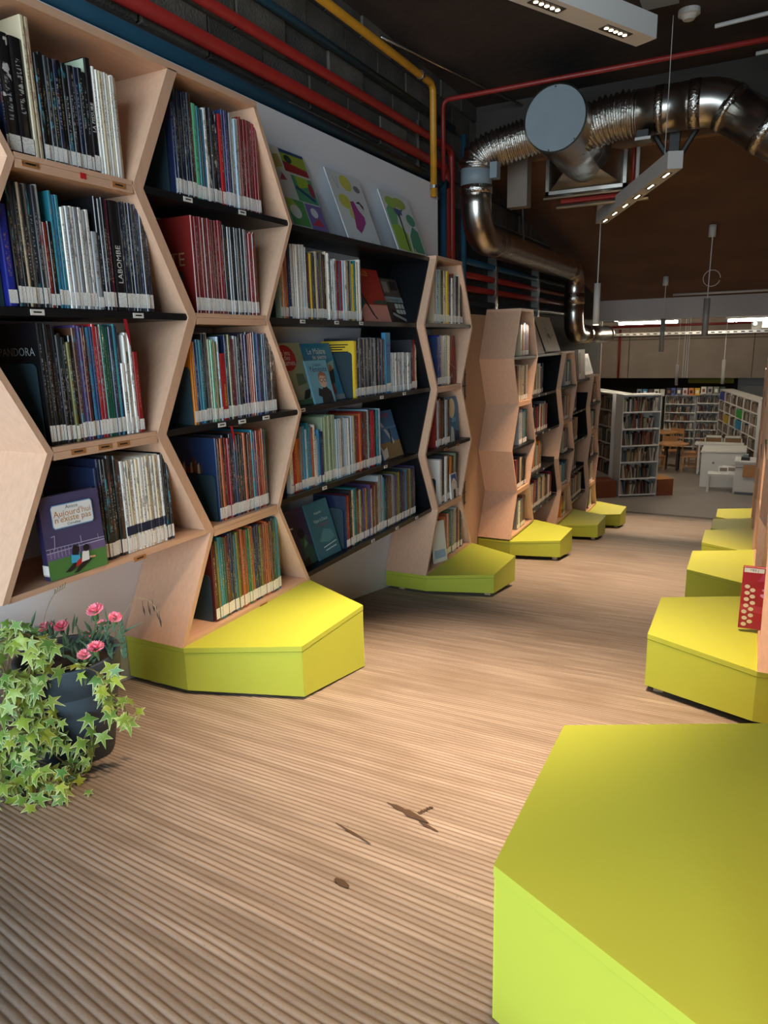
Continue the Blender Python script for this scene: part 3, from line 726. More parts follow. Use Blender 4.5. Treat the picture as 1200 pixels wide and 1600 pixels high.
r.seg(3.578, 3.72, 6, .34, ['navy', 'red', 'black', 'cream', 'teal', 'dark green'], hv=.015); r.seg(3.72, 3.97, 10, .325, ['crimson', 'sage green', 'brown', 'purple', 'orange', 'dark green', 'violet', 'white', 'maroon', 'beige'], hv=.02); r.one(3.972, .03, .34, 'brown'); r.seg(4.004, 4.08, 3, .375, ['silver', 'grey', 'pale blue']); r.seg(4.08, 4.575, 22, .345, ['brown', 'charcoal', 'teal', 'olive green', 'violet', 'navy', 'grey', 'black'], mode='rand', hv=.01, wv=.12)
# narrow column past the black shelving
W4 = ['bottom row above the second bench', 'second row above the second bench', 'middle row above the second bench', 'fourth row above the second bench', 'top row above the second bench']
r = Row('picture_book', 'book', W4[4], XS, 1.5465, GB, .25)
r.seg(4.82, 5.09, 6, .37, ['beige', 'pale blue', 'sage green', 'brown', 'cream', 'yellow']); r.seg(5.09, 5.38, 7, .345, ['violet', 'white', 'rust', 'silver', 'black', 'white', 'black'], hv=.02)
r = Row('picture_book', 'book', W4[3], XS, 1.0985, GB, .25)
r.seg(4.86, 4.93, 2, .355, ['dark blue', 'royal blue']); r.seg(4.93, 5.11, 5, .36, ['charcoal', 'beige', 'pale blue', 'beige', 'cream'])
r = Row('picture_book', 'book', W4[2], XS, .6435, GB, .25)
r.seg(4.83, 5.11, 7, .345, ['dark red', 'silver', 'rust', 'brown', 'black', 'silver', 'brown'], hv=.02)
r = Row('picture_book', 'book', W4[1], XS, .1965, GB, .25)
r.one(4.90, .05, .345, 'white'); r.seg(4.952, 5.29, 7, .355, ['charcoal', 'white', 'brown', 'orange', 'brown', 'sage green', 'charcoal'], hv=.015)
r = Row('picture_book', 'book', W4[0], XS, -.2535, GB, .25)
r.one(4.98, .03, .33, 'burnt orange'); r.seg(5.012, 5.37, 9, .345, ['rust', 'pink', 'dark green', 'grey', 'sage green', 'silver', 'crimson', 'beige', 'charcoal'], hv=.015)
# far columns and bays: small in the photo, fewer details
GF = 'books in the far beech bookcases'
MIX = ['beige', 'cream', 'brown', 'rust', 'white', 'silver', 'charcoal', 'black', 'crimson', 'teal', 'sage green', 'orange', 'grey', 'dark blue']
FN = ['bottom row', 'second row', 'third row', 'fourth row', 'top row']
for cc, zz, ww_, wh_ in ((7.05, zA, .40, 'of the broad-sided column'), (8.95, zC, .36, 'of the column under the duct'), (10.66, zE, .34, 'of the last plant-side column')):
    for k in range(5):
        r = Row('shelved_book', 'book', FN[k] + ' ' + wh_, XS, zz[k] + .0185, GF, .22)
        n = R.randint(5, 6); hh = (zz[1] - zz[0]) * R.uniform(.68, .76)
        r.seg(cc - ww_ / 2 + (.1 if k % 2 == 0 else .0), cc + ww_ / 2 - .02, n, hh, MIX, mode='rand', hv=.02)
for lv, ed, wh_ in ((lvB, edB, 'beyond the broad beech side'), (lvD, edD, 'between the last two columns')):
    for k in range(4):
        r = Row('shelved_book', 'book', ['lowest', 'second', 'third', 'fourth'][k] + ' black shelf ' + wh_, XS2, lv[k] + .0145, GF, .22)
        a, b_ = max(ed[k][0], ed[min(k + 1, 4)][0] - .05) + .04, ed[k][1] - .05
        L_ = (b_ - a) * (.9 if k == 0 else R.uniform(.5, .72))
        r.seg(a + (.08 if k % 2 else 0), a + L_, 11, (lv[1] - lv[0]) * .7, MIX, mode='rand', hv=.03)

# ------------------------------------------------------------------ bookends
def bookend(label, y, x, z, h=.25, d=.2, r=.02):
    t = thing('bookend', label, 'bookend', (x - d / 2, y, z), 'slate metal bookends')
    n = 6; poly = [(x - d, z), (x, z)]
    poly += [(x - r + r * math.sin(a), z + h - r + r * math.cos(a)) for a in [PI / 2 * (1 - k / n) for k in range(n + 1)]]
    poly += [(x - d + r - r * math.sin(a), z + h - r + r * math.cos(a)) for a in [PI / 2 * k / n for k in range(n + 1)]]
    b = MB(); m = len(poly)
    b.add([(px, y - .0015, pz) for px, pz in poly] + [(px, y + .0015, pz) for px, pz in poly], [tuple(range(m)), tuple(reversed(range(m, 2 * m)))] + [(i, m + i, m + (i + 1) % m, (i + 1) % m) for i in range(m)], M_slate)
    b.build('plate', t)
    MB().box((x - d, y + .0015, z), (x - .01, y + .07, z + .0012), M_slate).build('base_plate', t)
bookend('slate bookend holding the row that starts with the black album', 1.577, XS - .02, 1.0985, .27, .22)
bookend('slate bookend behind the purple upright book', 1.728, XS - .05, .6465, .25, .2)
bookend('slate bookend at the start of the top row above the front bench', 2.283, XS - .03, 1.9925, .25, .2)
bookend('slate bookend partly over the dark red cover', 2.345, XS - .06, 1.5485, .17, .14)
bookend('slate bookend before the orange spines, third row above the front bench', 2.277, XS - .005, 1.0925, .24, .22)
bookend('slate bookend before the blue album cover', 2.386, XS - .01, .6465, .21, .22)
bookend('slate bookend in the bottom row behind the front bench', 2.306, XS - .015, .1965, .22, .22)
bookend('slate bookend before the blue book, second shelf above the flowers', 1.495, XS - .02, 1.5465, .25, .2)
bookend('tall slate bookend in front of the yellow book', 3.742, -2.15, 1.0935, .27, .2)
bookend('wide slate bookend on the lowest black shelf', 3.572, -2.15, .1935, .25, .2)
bookend('slate bookend left of the beige spines on the black shelf', 3.013, -2.16, 1.5435, .22, .18)
bookend('slate bookend before the red spine on a black shelf', 3.022, -2.16, .6435, .22, .18)
bookend('small bookend before the orange book above the second bench', 4.972, XS - .03, -.2535, .2, .18)
bookend('small bookend beside the white book above the second bench', 4.893, XS - .03, .1965, .2, .18)

# ------------------------------------------------------------------ books shown face-out
def faceout(name, label, cat, y0, wd, h, thick, x, z, tilt, base, art, group=None, yaw=0.0, spine=None, label_strip=False, base_rough=.4):
    t, s, c = tilt, math.sin(tilt), math.cos(tilt)
    U = Vector((0, 1, 0)); V_ = Vector((-s, 0, c)); N_ = Vector((c, 0, s))
    rz = Matrix.Rotation(yaw, 3, 'Z'); U, V_, N_ = rz @ U, rz @ V_, rz @ N_
    O = Vector((x, y0, z))
    P = lambda u, v, n: O + U * (u * wd) + V_ * (v * h) + N_ * n
    b = MB()
    cm_ = cmat(base, base_rough) if isinstance(base, str) else base
    def slab(u0, u1, v0, v1, n0, n1, m_):
        b.hexa([P(u0, v0, n0), P(u1, v0, n0), P(u1, v0, n1), P(u0, v0, n1), P(u0, v1, n0), P(u1, v1, n0), P(u1, v1, n1), P(u0, v1, n1)], m_)
    ct = min(.003, thick * .25)
    slab(0, 1, 0, 1, -ct, 0, cm_); slab(0, 1, 0, 1, -thick, -thick + ct, cm_)
    slab(0, .012, 0, 1, -thick + ct, -ct, cmat(spine) if spine else cm_); slab(.012, .985, .012, .988, -thick + ct, -ct, M_paper)
    o = b.build(name, loc=tuple(O)); tag(o, label, cat, group)
    pr = MB(); off = .0006
    for sh in art:
        off += .00025
        if sh[0] == 'p':
            pts = [P(u, v, off) for u, v in sh[1]]
            ar = sum(sh[1][i][0] * sh[1][(i + 1) % len(sh[1])][1] - sh[1][(i + 1) % len(sh[1])][0] * sh[1][i][1] for i in range(len(sh[1])))
            idx = tuple(range(len(pts))); pr.add(pts, [idx if ar > 0 else tuple(reversed(idx))], cmat(sh[2]))
        elif sh[0] == 'e':
            _, cu, cv, ru, rv, colr = sh; n = 18
            pr.add([P(cu + ru * math.cos(2 * PI * k / n), cv + rv * math.sin(2 * PI * k / n), off) for k in range(n)], [tuple(range(n))], cmat(colr))
        elif sh[0] == 't':
            _, txt, cu, cv, size, colr = sh; v, f = text_geo(txt, size)
            pr.add([P(cu + a / wd, cv + b2 / h, off) for a, b2 in v], f, cmat(colr))
        elif sh[0] == 'l':   # stroke
            _, (ua, va), (ub, vb), wl_, colr = sh
            A = Vector((ua * wd, va * h)); B = Vector((ub * wd, vb * h)); d = (B - A).normalized(); q = Vector((-d.y, d.x)) * wl_ / 2
            pts = [A - q, B - q, B + q, A + q]; pr.add([P(p.x / wd, p.y / h, off) for p in pts], [(0, 1, 2, 3)], cmat(colr))
    if pr.v: pr.build('cover_print', o)
    return o
BOXW = lambda u0, v0, u1, v1, c: ('p', [(u0, v0), (u1, v0), (u1, v1), (u0, v1)], c)
GFO = 'books standing face-out'
# purple book with two seated people on its cover
art = [BOXW(0, 0, 1, .24, '4f7f3f'), BOXW(0, .24, 1, .33, '6a5a86'), ('l', (0, .33), (1, .34), .004, 'a7a0bc'), ('l', (0, .38), (1, .37), .003, 'a7a0bc')]
art += [('l', (.06 * k, .26), (.06 * k, .375), .002, 'a7a0bc') for k in range(1, 10)]
art += [('l', (.13, .36), (.16, .53), .003, 'a7a0bc'), ('l', (.16, .53), (.10, .52), .003, 'a7a0bc'), ('l', (.58, .36), (.58, .46), .003, 'a7a0bc'), ('l', (.88, .36), (.88, .43), .002, 'a7a0bc')]
art += [('p', [(.24, .06), (.33, .05), (.55, .13), (.45, .17)], '1b1b1f'), ('p', [(.38, .02), (.46, .02), (.72, .14), (.6, .17)], '1b1b1f'), ('p', [(.36, .15), (.52, .14), (.52, .27), (.38, .26)], '3fa9cf'), ('p', [(.42, .09), (.54, .12), (.53, .19), (.46, .16)], 'b8262a'), ('p', [(.53, .13), (.67, .14), (.68, .25), (.57, .26)], 'e6e4de'),
        ('l', (.68, .17), (.78, .16), .006, 'd9a37c'), ('p', [(.39, .25), (.50, .23), (.52, .33), (.46, .37), (.41, .34)], '15151a'), ('e', .64, .295, .055, .045, '15151a')]
art += [('p', [(.18, .60), (.82, .60), (.85, .63), (.85, .86), (.82, .89), (.18, .89), (.15, .86), (.15, .63)], '6f9fc4'), ('p', [(.185, .612), (.815, .612), (.838, .64), (.838, .855), (.815, .878), (.185, .878), (.162, .855), (.162, .64)], 'e6e6e2'),
        ('t', 'Anoce', .5, .845, .018, '20252c'), ('t', "Aujourd'hui", .5, .775, .03, 'c07f35'), ('t', "n'existe pas", .5, .705, .03, 'c07f35'), ('t', 'Cornélius', .5, .64, .013, '1f5a60')]
pb = faceout('purple_book', 'purple book showing two people seated on grass, standing face-out', 'book', 1.50, .225, .285, .03, -2.066, .6465, .05, '4b4569', art, GFO, yaw=-.10, spine='3a3460')
o = MB().box((-2.097, 1.4985, .662), (-2.067, 1.4995, .70), M_slab).build('spine_label', pb)
# black shelf with the leaning comics
faceout('leaning_comic', 'red and pink comic cover with a dark rifle shape, leaning on a black shelf', 'book', 3.93, .335, .345, .015, -2.16, 1.545, .32, 'a0271f', [BOXW(0, 0, 1, .32, 'd08a7c'), ('p', [(.0, .45), (.25, .62), (.35, .95), (0, .98)], '2a1a16'), ('l', (.12, .62), (.42, .12), .018, '241f1e'), ('l', (.42, .12), (.5, .05), .012, '241f1e'), ('p', [(.0, .2), (.25, .36), (.1, .5), (0, .5)], '2c5246'), ('p', [(.5, .34), (1, .34), (1, .42), (.6, .40)], '2c4a3e'), ('t', 'MELOUZE', .3, .90, .045, 'd4b04a')], GFO, yaw=-.06)
faceout('leaning_comic', 'grey and black comic cover with window panes, leaning on a black shelf', 'book', 4.33, .27, .31, .012, -2.17, 1.545, .34, '3a3838', [BOXW(.05, .58, .95, .97, '57504a'), BOXW(.1, .68, .4, .92, '8a8378'), BOXW(.5, .74, .9, .94, '2a2624'), BOXW(0, .46, 1, .58, '8fa2a8'), ('t', 'La messagère', .5, .52, .035, '1a1a1c'), BOXW(.45, .2, .95, .43, 'c9ccc8'), ('l', (.45, .31), (.95, .31), .008, '222222'), ('l', (.62, .2), (.62, .43), .008, '222222'), ('l', (.8, .2), (.8, .43), .008, '222222'), ('p', [(.1, .02), (.9, .02), (.6, .18), (.2, .3)], '15151a'), ('l', (.2, .2), (.9, .04), .02, 'a9aaa4')], GFO)
faceout('leaning_comic', 'beige green comic with a red disc on its cover, partly hidden by the column', 'book', 3.115, .26, .345, .012, -2.175, 1.0945, .30, 'a9ad88', [('e', .38, .76, .34, .21, 'b8262a'), ('t', 'le jeu', .36, .84, .045, 'eeeae0'), ('t', 'des', .4, .76, .042, 'eeeae0'), ('t', 'dames', .42, .68, .045, 'eeeae0'), ('p', [(.5, .3), (.85, .34), (.8, .5), (.55, .5)], '6a7a5c'), ('p', [(.55, .06), (.8, .1), (.95, .25), (.7, .22)], '3a3a30'), BOXW(0, 0, 1, .08, '5f7a55')], GFO)
faceout('leaning_comic', 'blue comic with flying figures behind the pale blue one', 'book', 3.40, .31, .34, .012, -2.185, 1.0945, .30, '2f7fa0', [('t', 'Le Maître', .45, .86, .05, 'dfe6e0'), ('t', 'de pierre', .5, .76, .04, 'dfe6e0'), ('p', [(.5, .3), (.9, .5), (.95, .7), (.6, .62)], '8fb4b0'), ('p', [(.62, .22), (.8, .3), (.9, .55), (.7, .5)], '24262e'), ('p', [(.68, .48), (.85, .55), (.8, .64)], 'c0703a'), ('p', [(.62, .1), (.75, .12), (.74, .3), (.63, .26)], 'a0302a'), BOXW(.45, 0, 1, .09, '8a98a6')], GFO)
faceout('leaning_comic', 'small pale blue comic with a hooded woman in glasses on its cover', 'book', 3.305, .215, .24, .012, -2.135, 1.0945, .26, '78b4cc', [('t', "L'espion", .5, .9, .026, '203a58'), ('t', 'Yéménite', .52, .79, .046, '203a58'), ('p', [(.35, .0), (.9, .0), (.88, .25), (.62, .42), (.42, .28)], '22242c'), ('e', .6, .52, .18, .17, 'd8b49a'), ('p', [(.4, .5), (.44, .68), (.6, .74), (.78, .68), (.82, .5), (.74, .62), (.5, .64)], 'a86a4a'), ('e', .53, .53, .07, .05, '30363c'), ('e', .7, .53, .07, .05, '30363c'), ('e', .53, .53, .05, .035, 'd8c4b0'), ('e', .7, .53, .05, .035, 'd8c4b0'), ('p', [(.22, .18), (.42, .12), (.5, .3), (.3, .36)], '1c1d22')], GFO)
faceout('leaning_comic', 'comic with a blue sky and bare tree over dry ground, leaning beside the red spines', 'book', 4.17, .30, .33, .012, -2.17, .6445, .30, '3f6f9c', [BOXW(0, 0, 1, .34, '94794e'), ('l', (.3, .75), (.7, .3), .03, 'b8c6cc'), ('p', [(.55, .3), (.62, .3), (.66, .62), (.6, .6)], '2a2a26'), ('p', [(0, 0), (.25, .05), (.3, .25), (.1, .2), (0, .3)], 'd8d6ce'), ('t', 'BERGERES', .5, .9, .04, 'b02a2a'), BOXW(.0, .62, 1, .66, '5f8ab0')], GFO)
faceout('leaning_comic', 'dark violet comic with a green-lit figure, half behind the teal one', 'book', 3.09, .24, .33, .012, -2.165, .1945, .30, '3c3050', [('p', [(.3, .0), (.8, .0), (.95, .2), (.7, .36), (.75, .5), (.5, .58), (.38, .45), (.42, .2)], '2f5248'), ('e', .52, .56, .13, .09, '1a1a1e'), ('p', [(.5, .3), (.68, .36), (.6, .46)], '5f8f74'), ('p', [(.3, 0), (.6, 0), (.55, .14), (.35, .1)], '141418'), ('l', (.1, .7), (.28, .69), .01, 'd0d0cc')], GFO)
faceout('leaning_comic', 'teal comic cover with pale line drawing, leaning on the lowest black shelf', 'book', 3.30, .24, .335, .012, -2.15, .1945, .30, '3f7482', [('t', 'Augustin', .45, .8, .022, 'c9dcdc'), ('t', 'Vajus à Deux', .5, .66, .028, 'c9dcdc'), ('t', 'MUTAFUKAZ', .55, .57, .02, 'a04a6a'), ('p', [(.2, .3), (.5, .5), (.8, .44), (.9, .3), (.6, .24)], '5a8f9a'), ('l', (.3, .18), (.9, .22), .006, 'c9dcdc'), ('l', (.35, .12), (.85, .14), .006, 'c9dcdc')], GFO)
faceout('poster_book', 'dark red book face in the fourth row above the second bench', 'book', 5.125, .16, .36, .014, -2.09, 1.0995, .05, '7c2a2a', [('p', [(.1, .5), (.6, .8), (.9, .7), (.5, .4)], '9a3a34'), ('t', 'LA', .3, .16, .05, 'e6e0d6'), ('l', (.1, .45), (.9, .3), .006, 'c08a7a')], GFO)
faceout('poster_book', 'blue and cream illustrated book face in the middle row above the second bench', 'book', 5.125, .22, .35, .014, -2.09, .6445, .05, '2f6f96', [('e', .35, .75, .3, .22, 'd8caa8'), ('t', 'das', .5, .5, .07, '8fc4dc'), ('p', [(.1, 0), (.5, 0), (.45, .3), (.25, .36)], 'bfc4c0'), ('p', [(.5, 0), (.95, 0), (.95, .2), (.6, .25)], '1c3048')], GFO)
faceout('leaning_comic', 'white booklet slipping off the bottom row above the second bench', 'book', 4.80, .15, .32, .01, -2.085, -.2525, .12, 'd6d4cc', [BOXW(.1, .1, .9, .3, '8fa8c0')], GFO, yaw=-.35)
faceout('leaning_comic', 'small manga with a blue-haired face above the second bench', 'book', 5.10, .13, .2, .012, -2.06, .1985, .08, 'd8d8d6', [('p', [(.15, .95), (.85, .95), (.95, .6), (.7, .75), (.3, .75), (.1, .6)], '2f52a0'), ('e', .5, .6, .26, .2, 'ecdcd0'), ('l', (.36, .62), (.46, .62), .006, '1c1c20'), ('l', (.56, .62), (.66, .62), .006, '1c1c20'), ('p', [(.3, .0), (.7, .0), (.65, .35), (.35, .35)], '30303a')], GFO)
# yellow book cover seen from the side (its face is turned to the photographer)
b = MB().box((-2.365, 3.7455, 1.0945), (-2.138, 3.7468, 1.43), cmat('yellow'))
yb = b.build('yellow_book'); tag(yb, 'yellow book whose lettered back cover faces the photographer, on the black shelving', 'book')
pr = MB()
for k in range(7):
    pr.add([(-2.345, 3.7450, 1.405 - k * .014), (-2.175 - .02 * (k % 3), 3.7450, 1.405 - k * .014), (-2.175 - .02 * (k % 3), 3.7450, 1.411 - k * .014), (-2.345, 3.7450, 1.411 - k * .014)], [(0, 1, 2, 3)], M_ink)
pr.build('cover_print', yb)
# three big picture sheets on the top display shelf, each on a clear stand
def stand(label, y0, wd):
    t = thing('acrylic_stand', label, 'stand', (-2.24, y0 + wd / 2, 1.9935), 'clear acrylic stands')
    MB().hexa([(-2.225, y0, 1.998), (-2.225, y0 + wd, 1.998), (-2.228, y0 + wd, 1.998), (-2.228, y0, 1.998), (-2.335, y0, 2.26), (-2.335, y0 + wd, 2.26), (-2.338, y0 + wd, 2.26), (-2.338, y0, 2.26)], M_acr).build('back_plate', t)
    MB().box((-2.228, y0, 1.9935), (-2.185, y0 + wd, 1.9975), M_acr).build('ledge', t); MB().box((-2.188, y0, 1.9935), (-2.185, y0 + wd, 2.012), M_acr).build('lip', t)
a1 = [BOXW(.03, .70, .30, .97, 'd8dcc8'), BOXW(.33, .72, .97, .985, 'a03038'), ('p', [(.33, .84), (.97, .8), (.97, .985), (.33, .985)], '9fb23c'), ('e', .5, .88, .1, .05, '2a4a3a'), ('p', [(.33, .94), (.97, .95), (.97, .985), (.33, .985)], '2a4a78'), ('p', [(.08, .72), (.28, .76), (.25, .9), (.1, .88)], 'b8b060'), BOXW(.03, .40, .40, .68, 'cfd4d4'), ('p', [(.08, .58), (.28, .6), (.2, .68)], 'b05060'), BOXW(.42, .38, .97, .69, '4f9a72'), ('p', [(.55, .54), (.9, .6), (.85, .69), (.5, .69)], '9fc03c'), ('l', (.45, .55), (.9, .42), .02, '2f4a78'), ('e', .88, .55, .07, .09, 'a03050'),
      BOXW(.03, .06, .5, .37, '5aa05a'), ('p', [(.03, .2), (.3, .3), (.2, .37), (.03, .37)], 'a8c848'), ('e', .2, .22, .14, .08, 'dfe4dc'), BOXW(.52, .05, .97, .36, '7a6aa8'), ('p', [(.55, .1), (.8, .2), (.9, .1)], 'c03a4a'), ('e', .72, .26, .1, .06, 'd8dce4')]
faceout('comic_page_print', 'sheet of six small comic panels on the top display shelf', 'poster', 3.27, .36, .47, .006, -2.195, 1.9985, .36, 'd4d8da', a1, 'picture sheets on the display shelf')
a2 = [('e', .5, .86, .17, .11, 'd4d060'), ('l', (.15, .9), (.2, .75), .004, '7a7f84'), ('l', (.25, .92), (.22, .74), .004, '7a7f84'), ('e', .8, .82, .1, .05, '8a8088'), ('e', .28, .58, .17, .1, 'd2cf58'), ('e', .42, .42, .12, .08, 'cdd07a'), ('p', [(.35, .22), (.45, .16), (.58, .24), (.72, .34), (.74, .42), (.62, .5), (.55, .62), (.44, .6), (.42, .42)], 'a83a86'), ('e', .72, .53, .09, .075, 'ddd6d4'), ('p', [(.6, .6), (.72, .64), (.82, .58), (.8, .52), (.72, .6)], '3a3a48'), ('l', (.1, .08), (.14, .03), .004, '6a6f74'), ('l', (.72, .09), (.75, .03), .004, '6a6f74')]
faceout('comic_page_print', 'white sheet with a purple leaning figure on the top display shelf', 'poster', 3.85, .41, .46, .006, -2.195, 1.9985, .36, 'dcdfe0', a2, 'picture sheets on the display shelf')
a3 = [('p', [(.05, .08), (.5, .06), (.55, .36), (.3, .5), (.05, .45)], '9ec23a'), ('p', [(.55, .08), (.97, .08), (.97, .45), (.8, .52), (.6, .34)], '3f8f6a'), ('p', [(.05, .45), (.3, .5), (.4, .7), (.2, .8), (.05, .7)], '6fae7a'), ('l', (.42, .08), (.45, .72), .022, '2b3340'), ('l', (.45, .66), (.7, .82), .01, '2b3340'), ('l', (.45, .6), (.22, .82), .01, '2b3340'), ('e', .3, .84, .2, .09, '9cc04a'), ('e', .58, .86, .22, .09, 'a4b84a'), ('e', .82, .62, .15, .1, '4f9a78'), ('p', [(.32, .68), (.56, .66), (.56, .75), (.34, .76)], '4a5290'), ('l', (.5, .05), (.9, .05), .01, 'c8b050'), ('e', .6, .1, .03, .03, 'd89a9a')]
faceout('comic_page_print', 'sheet with a green tree and treehouse on the top display shelf', 'poster', 4.52, .46, .45, .006, -2.195, 1.9985, .36, 'dcdfdc', a3, 'picture sheets on the display shelf')
stand('clear stand under the six-panel sheet', 3.42, .34); stand('clear stand under the purple-figure sheet', 4.06, .32); stand('clear stand under the treehouse sheet', 4.72, .36)
# drawings and books on the tops of the far units
faceout('line_drawing', 'beige sheet with a line drawing above the third bench shelves', 'poster', 8.20, .66, .42, .006, -2.15, lvB[4] + .034, .36, 'c9bda4', [('l', (.3, .2), (.4, .7), .01, '3a342c'), ('l', (.4, .7), (.55, .6), .008, '3a342c'), ('e', .5, .45, .1, .08, '6a6254'), ('l', (.5, .3), (.8, .5), .008, '3a342c'), ('l', (.35, .9), (.5, .75), .008, '3a342c')])
faceout('line_drawing', 'plain beige sheet left of the line drawing', 'poster', 7.78, .36, .42, .006, -2.15, lvB[4] + .0145, .36, 'bfb39c', [('l', (.3, .2), (.4, .3), .006, '4a4438')])
faceout('line_drawing', 'framed dark picture above the last black shelves', 'poster', 10.36, .55, .3, .01, -2.15, lvD[4] + .056, .3, 'b9ad9c', [BOXW(.1, .15, .85, .8, '3f3732'), ('e', .5, .5, .2, .15, '5f564e')])
faceout('line_drawing', 'cream book standing on the shelf under the duct elbow', 'poster', 9.85, .4, .40, .05, -2.13, lvD[4] + .0145, .05, 'c0b4a3', [BOXW(.05, .2, .3, .9, '7d7264')])
# red book standing proud of the right hand shelf
rbk = faceout('red_book', 'red book with pale petals on its cover, standing over the lime bench', 'book', 0, .2, .30, .02, 0, 0, 0, 'b01e30', [BOXW(.0, .0, 1, .12, 'a8203c'), ('p', [(.0, .3), (1, .22), (1, .35), (0, .4)], 'c2374a'), ('p', [(.3, .78), (1, .85), (1, .95), (.4, .9)], 'c23a58')] +
    [('e', .09 + .13 * (k % 2) + .03 * R.random(), .07 + .052 * k, .055, .032, 'e6d2b0') for k in range(13)] + [('e', .55 + .05 * math.cos(k), .62 + .07 * math.sin(k * 1.3), .12, .03, 'e09ac0') for k in range(5)] + [BOXW(.02, .925, .42, .995, 'e0dcd4'), ('t', 'TRE J', .22, .96, .016, '3a3a3a')])
rbk.location = (.022, 3.455, .0925); rbk.rotation_euler = (math.radians(0), math.radians(4), math.radians(-88))
# ribbons hanging from two shelves
for (y, z, lab) in ((1.922, 1.515, 'red bookmark ribbon hanging from the black shelf above the flowers'), (2.47, 1.068, 'red bookmark ribbon hanging below the row of orange and blue spines')):
    rb = MB().add([(XF - .002, y, z), (XF - .002, y + .016, z), (XF + .004, y + .018, z - .05), (XF + .004, y + .002, z - .05), (XF + .012, y + .008, z - .1)], [(0, 1, 2, 3), (3, 2, 4)], M_ribbon).build('bookmark_ribbon')
    tag(rb, lab, 'ribbon')

# ------------------------------------------------------------------ pipes
def pipe(label, pts, r, m, clips=()):
    t = thing('service_pipe', label, 'pipe', pts[0])
    MB().tube(pts, r, m, 14).build('run', t, True)
    for c in clips:
        i = min(int(c), len(pts) - 2); p = Vector(pts[i]); q = Vector(pts[i + 1]); p = p.lerp(q, c - i); d = (q - p).normalized()
        MB().tube([p - d * .012, p + d * .012], r * 1.25, M_galv, 14).build('clip', t)
    return t
def bend(a, b, c, rad=.09, n=6):
    a, b, c = Vector(a), Vector(b), Vector(c); p = b + (a - b).normalized() * rad; q = b + (c - b).normalized() * rad
    return [a] + [p.lerp(b, k / n).lerp(b.lerp(q, k / n), k / n) for k in range(n + 1)] + [c]
pipe('thick blue pipe running just above the top of the near bookcases', [(-2.455, .8, 2.695), (-2.455, 5.95, 2.695)], .038, M_blue)
pipe('lower red pipe running along the block wall then turning down', bend((-2.46, .8, 2.83), (-2.46, 5.98, 2.83), (-2.46, 5.98, .2)), .034, M_red, ())
pipe('upper red pipe on the block wall, turning down past the white board', bend((-2.46, .8, 3.0), (-2.46, 6.1, 3.0), (-2.46, 6.1, .2)), .028, M_red)
pipe('thin blue pipe high on the block wall', [(-2.46, .8, 3.175), (-2.46, 6.15, 3.175)], .022, M_blue)
pipe('yellow gas pipe under the ceiling, bending down over the white board corner', bend((-2.36, 1.5, 3.31), (-2.36, 5.48, 3.31), (-2.36, 5.48, 2.52), .07), .026, M_yellow, (.96, 7.9))
pipe('upright blue pipe beside the board corner', [(-2.44, 5.86, 2.72), (-2.44, 5.86, .2)], .03, M_blue)
pipe('tall upright blue pipe nearest the duct', [(-2.42, 6.28, 3.15), (-2.42, 6.28, .2)], .026, M_blue)
pipe('thin red sprinkler pipe crossing below the ceiling', bend((-2.42, 5.82, 2.7), (-2.42, 5.82, 3.30), (3.0, 5.86, 3.30), .06), .018, M_red)
pipe('thin grey conduit running at a slant under the ceiling corner', [(-2.5, 4.9, 3.47), (-2.0, 7.2, 3.47)], .012, M_galv)
for k, (z, m, lab) in enumerate(((2.02, M_red, 'dark red pipe behind the duct, upper one'), (1.90, M_red, 'dark red pipe behind the duct, lower one'), (2.14, M_blue, 'dark blue pipe behind the duct'), (1.77, mat('black_pipe', '20242a', .5), 'black pipe lowest behind the duct'))):
    pipe(lab, [(-2.48, 6.45, z), (-2.48, 10.6, z)], .03, m)
for k, y in enumerate((7.3, 8.9)):
    s = MB().box((-2.535, y - .03, 1.68), (-2.445, y + .03, 2.24), M_galv).build('pipe_rail'); tag(s, 'galvanised rail carrying the wall pipes, %s one' % ['nearer', 'farther'][k], 'bracket', 'pipe rails')
s = MB().box((-2.53, 5.52, 2.3), (-2.50, 5.55, 3.1), M_galv).build('pipe_rail'); tag(s, 'galvanised rail beside the yellow pipe', 'bracket', 'pipe rails')

# ------------------------------------------------------------------ ventilation duct
def ribbed(path, r, amp, seg=28, per=.035, jit=.0):
    """resample a path and corrugate it"""
    P = smoothpath(path, 40); out = [P[0]]; acc = 0; step = per / 4
    for a, b_ in zip(P, P[1:]):
        d = (b_ - a).length
        while acc + d >= step:
            a = a.lerp(b_, (step - acc) / d); d = (b_ - a).length; acc = 0; out.append(a.copy())
        acc += d
    rs = [r + amp * math.sin(k * PI / 2) + jit * R.uniform(-1, 1) for k in range(len(out))]
    return out, rs
dl = thing('ventilation_duct', 'galvanised duct dropping to run along the wall above the far bookcases', 'duct', (-2.22, 6.0, 2.3))
MB().tube([(-2.2, 6.0, 2.80), (-2.2, 6.0, 2.66)], .128, M_capd, 32).build('collar', dl, True)
MB().tube([(-2.2, 6.0, 2.665), (-2.2, 6.0, 2.60)], .132, M_foil, 32).build('foil_tape', dl, True)
MB().tube(bend((-2.2, 6.0, 2.62), (-2.2, 6.02, 2.27), (-2.2, 6.6, 2.27), .26, 10), .125, M_galv, 32).build('elbow', dl, True)
p, rs = ribbed([(-2.2, 6.45, 2.27), (-2.2, 8.0, 2.27), (-2.2, 9.35, 2.27)], .125, .0015, 28, .06)
MB().tube(p, rs, M_galv, 28).build('straight_duct', dl, True)
MB().tube(bend((-2.2, 9.3, 2.27), (-2.2, 9.72, 2.27), (-2.2, 9.72, 1.95), .24, 10), .125, M_galv, 32).build('elbow', dl, True)
